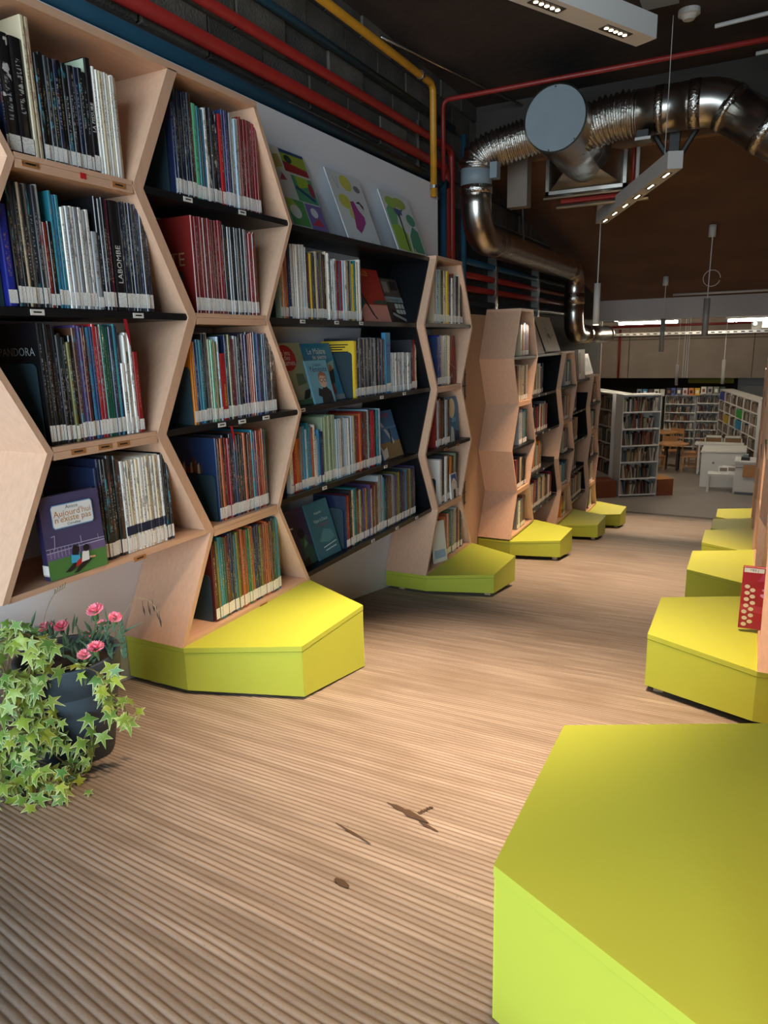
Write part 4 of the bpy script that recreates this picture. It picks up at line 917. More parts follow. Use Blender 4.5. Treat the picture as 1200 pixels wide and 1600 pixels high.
MB().tube([(-2.2, 9.72, 2.0), (-2.2, 9.72, 1.86)], .13, M_foil, 32).build('foil_tape', dl, True)
MB().tube(bend((-2.2, 9.72, 1.9), (-2.2, 9.72, 1.48), (-2.2, 10.2, 1.48), .26, 10), .125, M_galv, 32).build('elbow', dl, True)
MB().tube([(-2.2, 10.1, 1.48), (-2.2, 12.0, 1.48)], .125, M_galv, 32).build('straight_duct', dl, True)
MB().tube([(-2.2, 10.35, 1.48), (-2.2, 10.5, 1.48)], .13, M_foil, 32).build('foil_tape', dl, True)
MB().tube([(-2.2, 11.95, 1.48), (-2.2, 12.02, 1.48)], .138, M_galv, 32).build('end_ring', dl, True)
MB().box((-2.06, 5.93, 2.70), (-2.0, 6.02, 2.82), M_capd).build('damper_motor', dl)
dm = thing('ventilation_duct', 'silver duct with a crinkled flexible arm and a big grey round cap under the ceiling', 'duct', (-1.5, 6.1, 3.0))
p, rs = ribbed([(-2.2, 6.0, 2.79), (-2.19, 6.0, 2.86), (-2.09, 6.03, 2.93), (-1.93, 6.06, 2.97), (-1.72, 6.08, 3.01), (-1.5, 6.1, 3.03)], .135, .013, 28, .034, .006)
MB().tube(p, rs, M_foil, 28).build('flexible_section', dm, True)
MB().tube([(-1.5, 5.80, 3.02), (-1.5, 5.86, 3.02), (-1.5, 6.30, 3.02), (-1.5, 6.95, 2.99)], .232, M_galv, 40).build('drum', dm, True)
cap = MB().tube([(-1.5, 5.775, 3.02), (-1.5, 5.80, 3.02)], .226, M_capd, 48).build('round_cap', dm)
MB().tube([(-1.5, 5.785, 3.02), (-1.5, 5.83, 3.02)], .239, M_galv, 48, False).build('cap_rim', dm, True)
for k in range(5):
    MB().tube([(-1.5, 6.0 + k * .17, 3.02 - .006 * k), (-1.5, 6.012 + k * .17, 3.02 - .006 * k)], .236, M_galv, 40, False).build('seam_ring', dm, True)
for (sx, sz) in ((0, .215), (-.04, -.215), (.15, -.16)):
    MB().tube([(-1.5 + sx, 5.77, 3.02 + sz), (-1.5 + sx, 5.778, 3.02 + sz)], .006, M_steeld, 8).build('screw', dm)
p, rs = ribbed([(-1.42, 6.16, 2.98), (-1.26, 6.13, 3.03), (-1.1, 6.12, 3.055), (-.95, 6.12, 3.055)], .155, .014, 28, .036, .006)
MB().tube(p, rs, M_foil, 28).build('flexible_section', dm, True)
MB().tube([(-.97, 6.12, 3.055), (-.56, 6.12, 3.055)], .16, M_galv, 32).build('straight_duct', dm, True)
MB().tube([(-.60, 6.12, 3.055), (-.52, 6.12, 3.055)], .166, M_foil, 32).build('foil_tape', dm, True)
MB().tube([(-.83, 6.12, 3.055), (-.77, 6.12, 3.055)], .165, M_foil, 32).build('foil_tape', dm, True)
MB().tube(bend((-.54, 6.12, 3.055), (-.42, 6.12, 3.055), (-.3, 6.12, 2.97), .1, 6), .16, M_galv, 32).build('elbow', dm, True)
MB().tube([(-.36, 6.12, 3.01), (.5, 6.12, 2.40)], .16, M_galv, 32).build('straight_duct', dm, True)
MB().tube([(-.35, 6.12, 3.005), (-.31, 6.12, 2.977)], .167, M_foil, 32).build('foil_tape', dm, True)
MB().tube([(-.11, 6.12, 2.835), (-.05, 6.12, 2.79)], .167, M_foil, 32).build('foil_tape', dm, True)
MB().box((-.94, 5.99, 2.855), (-.86, 6.1, 2.905), M_steeld).build('damper_motor', dm); MB().box((-.95, 5.98, 2.835), (-.84, 6.11, 2.855), M_galv).build('damper_plate', dm)
# square plenum behind the drum
pn = thing('duct_plenum', 'square metal plenum frame behind the round duct cap', 'duct box', (-1.5, 7.0, 2.74))
b = MB(); sq = [(-1.84, 2.72), (-1.17, 2.72), (-1.17, 3.22), (-1.84, 3.22)]
ring = [(-1.5 + .23 * math.cos(a), 2.99 + .23 * math.sin(a)) for a in [PI * 1.25 + PI / 2 * k for k in range(4)]]
b.add([(x, 6.72, z) for x, z in ring] + [(x, 6.93, z) for x, z in sq], [(i, (i + 1) % 4, 4 + (i + 1) % 4, 4 + i) for i in range(4)], M_galv); b.build('transition', pn)
for (x0, z0, x1, z1_) in ((-1.86, 2.70, -1.15, 2.73), (-1.86, 3.21, -1.15, 3.24), (-1.86, 2.7, -1.83, 3.24), (-1.18, 2.7, -1.15, 3.24)):
    MB().box((x0, 6.90, z0), (x1, 6.98, z1_), M_galv).build('frame_bar', pn)
for k, (x0, x1, z, m, lab) in enumerate(((-1.86, -1.0, 2.665, M_galv, 'upper galvanised rail below the plenum'), (-1.74, -.95, 2.58, M_galv, 'lower galvanised rail below the plenum'), (-1.70, -1.02, 2.622, M_red, 'short red pipe between the rails below the plenum'))):
    s = MB().tube([(x0, 6.85, z), (x1, 6.85, z)], .02, m, 8).build('support_rail'); tag(s, lab, 'rail')
s = MB().box((-2.11, 6.55, 2.57), (-1.93, 6.68, 2.97), mat('dim_lit_box', '7d7064', .7)).build('junction_box'); tag(s, 'pale upright box hanging below the slab edge', 'box')  # weak light on this white box is put into its darker colour
pipe('thin upright red pipe beside the plenum', [(-1.10, 6.93, 3.3), (-1.10, 6.93, 2.62)], .014, M_red)
pipe('thin upright white conduit beside the plenum', [(-1.06, 6.9, 3.3), (-1.06, 6.9, 2.66)], .016, M_lampw)
pipe('thin dark conduit dropping behind the flexible duct', [(-2.03, 6.7, 2.9), (-2.0, 6.72, 2.3)], .008, M_steeld)
br = thing('duct_bracket', 'black steel post with two braces under the silver duct', 'bracket', (-.70, 6.25, 2.4))
MB().box((-.735, 6.22, 2.62), (-.665, 6.30, 2.95), M_steeld).build('post', br)
for s_ in (-1, 1): MB().tube([(-.70, 6.26, 2.68), (-.70 + s_ * .15, 6.26, 2.92)], .02, M_steeld, 6).build('brace', br)
s = MB().lathe([(.0, -.06), (.035, -.06), (.055, -.035), (.07, -.03), (.07, 0)], (-.6, 5.7, 3.52), M_lampw, 20).build('smoke_detector'); tag(s, 'round white smoke detector on the ceiling', 'detector')
s = MB().box((-.83, 5.05, 3.42), (-.62, 5.3, 3.52), M_capd).build('ceiling_box'); tag(s, 'small grey junction box on the ceiling above the lamp end', 'box')
for k, (a, b_) in enumerate((((-.45, 5.9, 3.46), (1.2, 5.7, 3.46)), ((-.2, 6.4, 3.40), (1.2, 6.3, 3.40)))):
    s = MB().tube([a, b_], .014, M_lampw, 8).build('ceiling_conduit'); tag(s, ['pale conduit on the ceiling beside the smoke detector', 'pale conduit below the ceiling over the duct bend'][k], 'conduit')

# ------------------------------------------------------------------ lamps
def soffit(y): return 3.52 if y < 6.8 else 3.01 - .1508 * (y - 6.9)
def led_bar(label, a, b_, n, wd=.085, ht=.10, powr=60, ang=64):
    a, b_ = Vector(a), Vector(b_); d = (b_ - a); L_ = d.length; d.normalize(); s = Vector((-d.y, d.x, 0)).normalized(); up = Vector((0, 0, 1))
    t = thing('linear_lamp', label, 'lamp', tuple((a + b_) / 2), 'white linear lamps')
    def bx(u0, u1, s0, s1, z0, z1_, m, nm):
        P = lambda u, q, z: a + d * u + s * q + up * z
        return MB().hexa([P(u0, s0, z0), P(u1, s0, z0), P(u1, s1, z0), P(u0, s1, z0), P(u0, s0, z1_), P(u1, s0, z1_), P(u1, s1, z1_), P(u0, s1, z1_)], m).build(nm, t)
    bx(0, L_, -wd / 2, wd / 2, 0, ht, M_lampw, 'housing')
    for k in range(n):
        u = L_ * (k + .5) / n
        c_ = bx(u - .075, u + .075, -.022, .022, -.002, 0.001, M_steeld, 'light_cell')
        P = a + d * u
        for q in range(5):
            o = P + d * (-.055 + .0275 * q)
            e = MB().tube([o + up * -.0035, o + up * -.002], .008, M_led, 8).build('led', c_)
        spot(tuple(P - up * .02), powr, ang)
    for u in (.25, L_ - .25):
        P = a + d * u + up * ht
        MB().tube([P, (P.x, P.y, soffit(P.y) - .002)], .0025, M_lampw, 5).build('cable', t)
    return t
led_bar('white linear lamp under the near ceiling, running out of the top of the photo', (-1.17, 1.87, 2.52), (-.49, 3.23, 2.52), 4, .09, .08, 140)
led_bar('unseen white linear lamp added overhead to light the nearest bench', (.05, -.3, 2.9), (-.25, 1.2, 2.9), 4, .09, .08, 36, 50)  # added lamp, itself unseen, brings warm light onto the nearest bench top
led_bar('white linear lamp hanging under the sloping slab past the duct', (-.605, 5.50, 2.51), (-1.48, 7.57, 2.51), 6, .10, .11, 105)
def pendant(label, x, y, z0, z1_, ztop, canopy=True, rad=.035, lit=False):
    t = thing('tube_pendant', label, 'lamp', (x, y, z0), 'tube pendant lamps')
    MB().tube([(x, y, z0), (x, y, z1_)], rad, M_ltube if not lit else M_lampw, 16).build('tube', t, True)
    MB().tube([(x, y, z0 - .003), (x, y, z0 + .002)], rad * .8, M_led if lit else M_cardw, 16).build('diffuser', t)
    MB().tube([(x, y, z1_), (x + .005, y, ztop - (.1 if canopy else .001))], .006, M_lampw, 6).build('cord', t)
    if canopy: MB().tube([(x, y, ztop - .13), (x, y, ztop)], .04, M_lampw, 16).build('canopy', t, True)
    return t
pendant('lit white tube pendant beside the lower end of the duct', -1.58, 8.04, 1.56, 1.985, 2.83, lit=True)
spot((-1.58, 8.04, 1.54), 18, 70)
pendant('grey tube pendant with its canopy low on the brown slab', -1.31, 11.69, 1.2, 1.69, 2.29); spot((-1.31, 11.69, 1.18), 230, 78, tilt=(-.12, -.06))
pendant('grey tube pendant with a looped cord on the brown slab', -.58, 9.33, 1.415, 1.84, 2.64); spot((-.58, 9.33, 1.40), 22, 80)
pendant('thin brown tube pendant in the hall before the concrete wall', -.635, 17.0, .42, .93, 2.35, False)
pendant('short tube pendant in the hall above the round tables', -1.735, 19.0, .27, .76, 2.35, False)
lp = MB().tube([(-.58 + .03 + .09 * math.cos(a), 9.32, 2.06 + .09 * math.sin(a)) for a in [2 * PI * k / 20 for k in range(20)]], .004, M_lampw, 5).build('cord_loop'); tag(lp, 'loop of spare cord beside the grey pendant', 'cord')
pipe('pale conduit along the foot of the brown slab', [(-1.32, 12.9, 2.088), (.6, 12.9, 2.088)], .018, M_lampw)

# ------------------------------------------------------------------ pots, ivy, carnations
def pot(label, c, zb, h, r0, r1):
    t = thing('plant_pot', label, 'pot', (c[0], c[1], zb), 'slate grey pots')
    prof = [(0, 0), (r0, 0), (r0 + (r1 - r0) * .72, h * .70), (r0 + (r1 - r0) * .74, h * .72), (r1 * .965, h * .72), (r1, h * .99), (r1, h), (r1 * .93, h), (r1 * .91, h * .97), (r1 * .86, h * .80)]
    MB().lathe(prof, (c[0], c[1], zb), M_pot, 40).build('body', t, True)
    b = MB(); n = 28; vs = [(c[0], c[1], zb + h * .9)] + [(c[0] + r1 * .9 * math.cos(2 * PI * k / n), c[1] + r1 * .9 * math.sin(2 * PI * k / n), zb + h * .86) for k in range(n)]
    b.add(vs, [(0, 1 + k, 1 + (k + 1) % n) for k in range(n)], M_soil).build('soil', t, True)
    return t
PC = (-1.98, 1.46)
pot('slate grey pot with pink carnations, standing on the ramp by the white board', PC, .058, .36, .115, .168)
pot('slate grey pot mostly hidden by ivy at the edge of the photo', (-2.17, 1.13), .107, .36, .115, .165)

def ivy_material():
    m = bpy.data.materials.new('variegated_ivy'); m.use_nodes = True; nt = m.node_tree; N = nt.nodes; L = nt.links
    b = N['Principled BSDF']; b.inputs['Roughness'].default_value = .45
    at = N.new('ShaderNodeAttribute'); at.attribute_name = 'rim'
    oi = N.new('ShaderNodeObjectInfo')
    tc = N.new('ShaderNodeTexCoord'); nz = N.new('ShaderNodeTexNoise'); nz.inputs['Scale'].default_value = 2.2; nz.noise_dimensions = '4D'
    L.new(tc.outputs['Object'], nz.inputs['Vector'])
    mw = N.new('ShaderNodeMath'); mw.operation = 'MULTIPLY'; mw.inputs[1].default_value = 40; L.new(oi.outputs['Random'], mw.inputs[0]); L.new(mw.outputs[0], nz.inputs['W'])
    ad = N.new('ShaderNodeMath'); ad.operation = 'MULTIPLY_ADD'; ad.inputs[1].default_value = .55; L.new(nz.outputs[0], ad.inputs[0]); L.new(at.outputs['Fac'], ad.inputs[2])
    mr = N.new('ShaderNodeMapRange'); mr.inputs[1].default_value = 1.0; mr.inputs[2].default_value = 1.3; L.new(ad.outputs[0], mr.inputs[0])
    g = N.new('ShaderNodeMix'); g.data_type = 'RGBA'; g.inputs[6].default_value = (*lin('4a7a34'), 1); g.inputs[7].default_value = (*lin('93a83a'), 1)
    L.new(oi.outputs['Random'], g.inputs[0])
    mx = N.new('ShaderNodeMix'); mx.data_type = 'RGBA'; mx.inputs[7].default_value = (*lin('cfd69a'), 1); L.new(g.outputs[2], mx.inputs[6]); L.new(mr.outputs[0], mx.inputs[0])
    L.new(mx.outputs[2], b.inputs['Base Color'])
    b.inputs['Subsurface Weight'].default_value = .0
    return m
M_ivy = ivy_material()
def ivy_leaf(curl):
    # five pointed lobes around the stalk point, tip along -Y, slightly cupped
    lob = [(-90, 1.15), (-66, .42), (-36, .92), (-8, .36), (24, .66), (58, .20), (90, .10), (122, .20), (156, .66), (188, .36), (216, .92), (246, .42)]
    def hz(x, y): return -curl * (x * x * .55 + y * y * .45) + .08 * abs(x)
    vs = [(0, -.04, 0)]; rim = [0.0]; inner = []; outer = []
    for fac, lst, rv in ((.55, inner, .35), (1.0, outer, 1.0)):
        for a, l in lob:
            a = math.radians(a); x, y = math.cos(a) * l * fac, math.sin(a) * l * fac
            lst.append(len(vs)); vs.append((x, y, hz(x, y))); rim.append(rv)
    n = len(lob); fs = [(0, inner[k], inner[(k + 1) % n]) for k in range(n)] + [(inner[k], outer[k], outer[(k + 1) % n], inner[(k + 1) % n]) for k in range(n)]
    me = bpy.data.meshes.new('ivy_leaf'); me.from_pydata(vs, [], fs); me.materials.append(M_ivy)
    at = me.attributes.new('rim', 'FLOAT', 'POINT'); at.data.foreach_set('value', rim)
    me.polygons.foreach_set('use_smooth', [True] * len(fs)); return me
LEAVES = [ivy_leaf(c) for c in (.3, .55, .8)]
ivy = thing('ivy_plant', 'variegated green and cream ivy trailing over the pots onto the ramp', 'plant', (-1.88, 1.30, .1))
TR = [[(-1.884, 1.295, .527), (-1.911, 1.256, .432), (-1.93, 1.229, .312), (-1.924, 1.21, .20), (-1.85, 1.19, .13), (-1.765, 1.135, .125)],
      [(-1.921, 1.242, .573), (-1.939, 1.217, .466), (-1.953, 1.197, .345), (-1.95, 1.165, .23), (-1.92, 1.14, .15), (-1.885, 1.115, .13)],
      [(-1.868, 1.318, .542), (-1.882, 1.299, .419), (-1.899, 1.274, .318), (-1.89, 1.287, .225), (-1.867, 1.321, .179), (-1.835, 1.346, .162)],
      [(-1.90, 1.331, .42), (-1.831, 1.386, .43), (-1.79, 1.422, .40), (-1.775, 1.431, .345), (-1.778, 1.433, .287), (-1.788, 1.419, .223)],
      [(-1.776, 1.437, .331), (-1.752, 1.472, .262), (-1.749, 1.475, .203)],
      [(-1.88, 1.301, .287), (-1.873, 1.287, .176), (-1.851, 1.309, .126), (-1.824, 1.323, .118), (-1.80, 1.25, .115), (-1.76, 1.17, .12), (-1.745, 1.19, .12)],
      [(-1.899, 1.274, .533), (-1.9, 1.263, .384), (-1.882, 1.288, .266), (-1.906, 1.224, .222), (-1.854, 1.20, .15), (-1.79, 1.235, .115)],
      [(-1.97, 1.18, .55), (-1.91, 1.258, .575), (-1.883, 1.297, .548), (-1.866, 1.322, .498)],
      [(-1.93, 1.2, .5), (-1.93, 1.215, .40), (-1.905, 1.215, .30), (-1.89, 1.22, .22), (-1.84, 1.17, .14)]]
cnt = [40, 40, 34, 30, 10, 32, 40, 34, 36]
camv = Vector((0, 0, 1.4))
for tr, n in zip(TR, cnt):
    P = smoothpath(tr, 12)
    MB().tube(P, .0022, mat('ivy_stem', '6a5a34', .7), 5).build('stem', ivy)
    for k in range(n):
        q = P[min(len(P) - 1, int((k + R.random()) / n * (len(P) - 1)))]
        q = q + Vector((R.gauss(0, .026), R.gauss(0, .026), R.gauss(0, .018)))
        q.z = max(q.z, floor_z(q.y) + .014)
        sz = R.uniform(.027, .045)
        nrm = ((camv - q).normalized() * .75 + Vector((R.gauss(0, .38), R.gauss(0, .38), .35 + R.gauss(0, .3)))).normalized()
        dwn = Vector((R.gauss(.15, .4), R.gauss(-.1, .4), -1)); yv = -(dwn - nrm * dwn.dot(nrm)).normalized()
        xv = yv.cross(nrm)
        o = bpy.data.objects.new('leaf', LEAVES[R.randrange(3)]); COL.objects.link(o)
        mm = Matrix((xv, yv, nrm)).transposed()
        o.location = q; o.rotation_euler = mm.to_euler(); o.scale = (sz * R.uniform(.85, 1.15), sz * R.uniform(.95, 1.3), sz)
        attach(o, ivy)
# single fallen leaf
o = bpy.data.objects.new('fallen_leaf', LEAVES[0]); COL.objects.link(o); o.location = (-1.71, 1.27, floor_z(1.27) + .008); o.scale = (.022, .026, .022); o.rotation_euler = (.2, .1, .8)
tag(o, 'single green leaf lying on the ramp beside the ivy', 'leaf')

car = thing('carnation_plant', 'carnations with pink ruffled flowers and narrow grey-green leaves', 'plant', (PC[0], PC[1], .40))
def petal_cluster(c, r, tiltv, bud=False):
    b = MB(); up = Vector(tiltv).normalized(); ax = up.orthogonal().normalized(); ay = up.cross(ax)
    for ringi, (rr, hh, n) in enumerate(((1.0, .0, 8), (.72, .28, 7), (.4, .5, 5))):
        for k in range(n):
            a0 = 2 * PI * (k + .5 * ringi) / n + R.uniform(-.1, .1); pts = []
            for j in range(7):
                a = a0 + (j - 3) / 3 * (PI / n) * 1.25
                ru = r * rr * (1 + (.10 if j % 2 else -.06))
                pts.append(Vector(c) + (ax * math.cos(a) + ay * math.sin(a)) * ru + up * (r * (hh + (.16 if j % 2 else 0) + .12 * R.random())))
            base = Vector(c) - up * r * .25 + (ax * math.cos(a0) + ay * math.sin(a0)) * r * .12
            b.add([base] + pts, [(0, j + 1, j + 2) for j in range(6)], M_pink)
    return b
FL = [(-2.25, 1.50, .452, .017), (-2.13, 1.50, .47, .026), (-2.045, 1.50, .488, .024), (-1.865, 1.50, .575, .027), (-1.80, 1.52, .553, .021), (-1.862, 1.52, .522, .016), (-1.92, 1.50, .478, .015), (-1.784, 1.42, .492, .025), (-1.842, 1.42, .455, .022)]
for x, y, z, r in FL:
    td = (.25 + R.gauss(0, .15), -.35 + R.gauss(0, .15), 1)
    root = Vector((PC[0] + (x - PC[0]) * .55, PC[1] + (y - PC[1]) * .3, .40))
    MB().tube(smoothpath([root, (root.lerp(Vector((x, y, z)), .5) + Vector((R.gauss(0, .008), R.gauss(0, .008), .01))), (x, y, z - r * .9)], 6), .0022, M_stem, 5).build('stem', car)
    fl = petal_cluster((x, y, z), r, td).build('flower', car)
    MB().lathe([(.002, -r * 1.3), (r * .3, -r * 1.1), (r * .34, -r * .4), (r * .42, -r * .05)], (x, y, z), M_stem, 8).build('calyx', fl, True)
def blade(a, b_, wd, m):
    a, b_ = Vector(a), Vector(b_); d = b_ - a; s = d.cross((camv - a).normalized()).normalized() * wd
    mid = a.lerp(b_, .45) + Vector((0, 0, .004)); bend_ = (camv - a).normalized() * wd * .5
    return MB().add([a - s * .5, a + s * .5, mid + s, mid + bend_, mid - s, b_], [(0, 1, 2, 3), (0, 3, 4), (4, 3, 5), (3, 2, 5)], m)
for k in range(110):
    x, y, z, r = FL[k % len(FL)] if k < 80 else (PC[0] + R.uniform(-.2, .2), PC[1] + R.uniform(-.05, .06), .5 + R.uniform(-.06, .03), .02)
    t_ = R.uniform(.1, .85); root = Vector((PC[0] + (x - PC[0]) * .6, PC[1] + (y - PC[1]) * .4, .39))
    p = root.lerp(Vector((x, y, z)), t_) + Vector((R.gauss(0, .012), R.gauss(0, .012), 0))
    q = p + Vector((R.gauss(0, .035), R.gauss(0, .03), R.uniform(.02, .06)))
    blade(p, q, R.uniform(.0035, .006), M_cleaf).build('leaf', car)
for tw in ((-1.79, 1.53), (-1.82, 1.50)):
    for k in range(14):
        p = Vector((tw[0] + R.gauss(0, .004), tw[1], .40 + k * .009)); q = p + Vector((R.choice([-1, 1]) * R.uniform(.012, .02), 0, R.uniform(.02, .035)))
        blade(p, q, .005, M_cleaf).build('leaf', car)
g1 = thing('dry_grass_stalk', 'arching dry grass stalk with dark drooping seeds beside the beech side', 'grass stalk', (-1.84, 1.52, .42))
P = smoothpath([(-1.84, 1.52, .42), (-1.80, 1.54, .53), (-1.745, 1.55, .605), (-1.69, 1.55, .625), (-1.645, 1.55, .60), (-1.63, 1.55, .56)], 8)
MB().tube(P, .0014, M_straw, 5).build('stem', g1)
for (x, z0, z1_) in ((-1.70, .60, .565), (-1.675, .605, .57), (-1.655, .61, .585), (-1.64, .59, .56), (-1.632, .575, .535)):
    MB().tube([(x, 1.55, z0 + .015), (x, 1.55, z0), (x + .003, 1.55, (z0 + z1_) / 2), (x + .005, 1.55, z1_)], [.0008, .001, .0032, .0006], M_seed, 6).build('seed', g1)
g2 = thing('dry_grass_stalk', 'thin pale grass stalk rising in front of the lowest shelf above the pots', 'grass stalk', (-2.16, 1.5, .42))
MB().tube(smoothpath([(-2.16, 1.5, .42), (-2.12, 1.5, .52), (-2.06, 1.5, .60), (-2.0, 1.5, .635)], 8), .0011, M_straw, 5).build('stem', g2)
for k in range(5):
    MB().tube([(-2.06 + k * .014, 1.5, .60 + k * .008), (-2.05 + k * .014, 1.5, .62 + k * .008)], [.0008, .002], M_straw, 5).build('seed', g2)

# ------------------------------------------------------------------ the hall at the foot of the ramp
ZH = -1.75
HB = []; HC = []
def hall_books(P0, d, nrm, length, z, hmax, fill=.92, pal=None):
    """collect a row of small books: box verts with one colour each"""
    d, nrm = Vector((d[0], d[1], 0)), Vector((nrm[0], nrm[1], 0)); u = .01; P0 = Vector((P0[0], P0[1], 0))
    while u < length * fill:
        wd = R.uniform(.016, .04); h = hmax * R.uniform(.6, .95); ln = R.choice([0, 0, 0, 0, .04, -.03])
        a = P0 + d * u; dep = nrm * .15
        p = [a, a + d * wd * .92, a + d * wd * .92 - dep, a - dep]
        HB.append([(v.x, v.y, z) for v in p] + [(v.x + d.x * ln, v.y + d.y * ln, z + h) for v in p]); HC.append(R.choice(pal or ['a89e8e', '9a8e7e', '7a604a', '7f4a30', '4f4038', '343c44', '5f2a26', 'b4aea2', '2f4f56', '7d765e', '98744a', '2a2a29', 'aca69a', '6a5a4a', '3a322c']))
        u += wd + R.choice([0, 0, 0, .003, .02 if R.random() < .2 else 0])
def shelf_unit(name, label, P0, ang, length, depth, h, nsh, bays=1, group='white hall bookcases', books=True, back=True, toe=.08, mt=None):
    """open front faces the normal on the right of the direction; P0 = front corner on the floor"""
    mt = mt or M_hwhite
    d = Vector((math.cos(ang), math.sin(ang), 0)); nrm = Vector((d.y, -d.x, 0)); P0 = Vector((*P0, ZH))
    t = thing(name, label, 'bookcase', tuple(P0), group)
    def bx(u0, u1, n0, n1, z0, z1_, nm, m=mt):
        P = lambda u, q, z: P0 + d * u + nrm * q + Vector((0, 0, z))
        return MB().hexa([P(u0, n0, z0), P(u1, n0, z0), P(u1, n1, z0), P(u0, n1, z0), P(u0, n0, z1_), P(u1, n0, z1_), P(u1, n1, z1_), P(u0, n1, z1_)], m).build(nm, t)
    for k in range(bays + 1):
        u = length * k / bays; bx(max(0, u - .0125), min(length, u + .0125), -depth, 0, 0, h, 'upright')
    for k in range(nsh + 1):
        z = toe + (h - toe - .03) * k / nsh
        bx(.0126, length - .0126, -depth, -.003 if k < nsh else .0, z, z + .028, 'top_board' if k == nsh else 'shelf')
        if books and k < nsh:
            for q in range(bays):
                st = P0 + d * (length * q / bays + .02) - nrm * .012
                hall_books((st.x, st.y), (d.x, d.y), (nrm.x, nrm.y), length / bays - .05, ZH + z + .029, (h - toe) / nsh - .04, R.uniform(.8, .98))
    if back: bx(.013, length - .013, -depth, -depth + .012, toe, h - .03, 'back_panel')
    return t
a1_ = math.atan2(15.165 - 14.744, -1.63 + 2.295)
shelf_unit('hall_bookcase', 'tall white bookcase end with six full shelves just past the ramp', (-2.295, 14.744), a1_, .79, .36, 2.08, 6, toe=.03)
# long side of the same island: shelves facing the other aisle
d1 = Vector((math.cos(a1_), math.sin(a1_))); n1 = Vector((-d1.y, d1.x))
far = Vector((-2.33, 14.75)) + n1 * 2.15
shelf_unit('hall_bookcase', 'long white bookcase side receding behind the last beech column', (far.x - .02, far.y), math.atan2(-n1.y, -n1.x), 1.75, .40, 2.08, 5, bays=2, toe=.35)
def boxthing(name, label, cat, pts, z0, z1_, m, group=None, topm=None):
    t = MB().prismZ(pts, z0, z1_, m).build(name) if topm is None else None
    if topm is not None:
        t = thing(name, label, cat, (pts[0][0], pts[0][1], z0), group)
        MB().prismZ(pts, z0, z1_ - .012, m).build('body', t); MB().prismZ(pts, z1_ - .012, z1_, topm).build('top', t)
    return tag(t, label, cat, group)
q = Vector((-1.63, 15.17)) + d1 * .02
boxthing('block_seat', 'brown block seat with ochre top standing against the tall white bookcase', 'seat', [tuple(q), tuple(q + d1 * .34), tuple(q + d1 * .34 + n1 * .5), tuple(q + n1 * .5)], ZH, ZH + .35, M_hbrown, 'brown block seats', M_hochre)
q = Vector((-2.295, 14.744)) - d1 * .46 + n1 * .02
boxthing('block_seat', 'dark brown block seat behind the last lime bench', 'seat', [tuple(q), tuple(q + d1 * .41), tuple(q + d1 * .41 + n1 * .45), tuple(q + n1 * .45)], ZH, ZH + .35, M_hbrown, 'brown block seats', M_hbrown)
# back shelves
shelf_unit('hall_bookcase', 'white back bookcase standing behind the round tables', (-2.27, 22.0), 0, .82, .3, 1.56, 6)
shelf_unit('hall_bookcase', 'white back bookcase next to the angled one, behind the chairs', (-1.43, 22.0), 0, .6, .3, 1.6, 6)
shelf_unit('hall_bookcase', 'white back bookcase farthest behind the tall island', (-4.4, 22.4), 0, 2.0, .3, 1.5, 6, bays=3)
# books displayed on top of the back shelves
for k in range(15):
    x = -3.1 + k * .16
    c = ['7a8c98', '3f8fb8', '4a4038', 'd6d2c8', 'c8c4bc', '1e1e1e', '4a5a9a', '60646c', 'c9c0c4', 'd07a40', 'e0b020', 'd8d4cc', '9a948a', '7c8074', '3a3a38'][k]
    zt = ZH + (1.565 if x < -1.45 else 1.605); zt = ZH + 1.505 if x < -2.4 else zt
    yy = 21.96 if x >= -2.3 else 22.3
    if -2.42 < x < -2.27 or -1.47 < x < -1.43: x += .05
    b = MB().box((x, yy - .015, zt), (x + .13, yy + .012, zt + .2), mat('display_' + c, c, .5)).box((x + .03, yy - .017, zt + .05), (x + .1, yy - .0151, zt + .14), mat('display_art%d' % (k % 3), ['2a2a2a', 'e0dcd4', '8a5040'][k % 3], .5)).build('display_book')
    tag(b, 'upright book on the back bookcase, %s from the left' % ordw(k), 'book', 'books displayed on the back bookcases')
# angled cubby shelf
P0 = Vector((-.86, 21.9)); P1 = Vector((.10, 17.7)); L_ = (P1 - P0).length
shelf_unit('cubby_shelf', 'white angled cubby shelf beside the desk with green and blue boxes', (P0.x, P0.y), math.atan2(P1.y - P0.y, P1.x - P0.x), L_, .35, 1.75, 6, bays=6)
dd = (P1 - P0).normalized(); nn = Vector((dd.y, -dd.x))
for (bay, row, col, lab) in ((3, 4, '2f9a3c', 'green box in the angled cubby shelf'), (3, 3, '2f86b0', 'blue box in the angled cubby shelf'), (0, 5, '2f3f8f', 'dark blue box in the top corner of the angled cubby shelf'), (1, 3, 'c0a22a', 'yellow box in the angled cubby shelf')):
    a = P0 + dd * (L_ * bay / 6 + .06) + nn * .004; b_ = a + dd * (L_ / 6 - .12); z0 = ZH + .08 + (1.75 - .11) * row / 6 + .029
    pts = [tuple(a), tuple(b_), tuple(b_ - nn * .15), tuple(a - nn * .15)]
    ar = sum(pts[i][0] * pts[(i + 1) % 4][1] - pts[(i + 1) % 4][0] * pts[i][1] for i in range(4))
    if ar < 0: pts.reverse()
    bb = MB().prismZ(pts, z0, z0 + .2, mat('bin_' + col, col, .5)).box((a.x, a.y, z0 + .1), (a.x + .001, a.y + .001, z0 + .11), M_ink).build('storage_box'); tag(bb, lab, 'box')
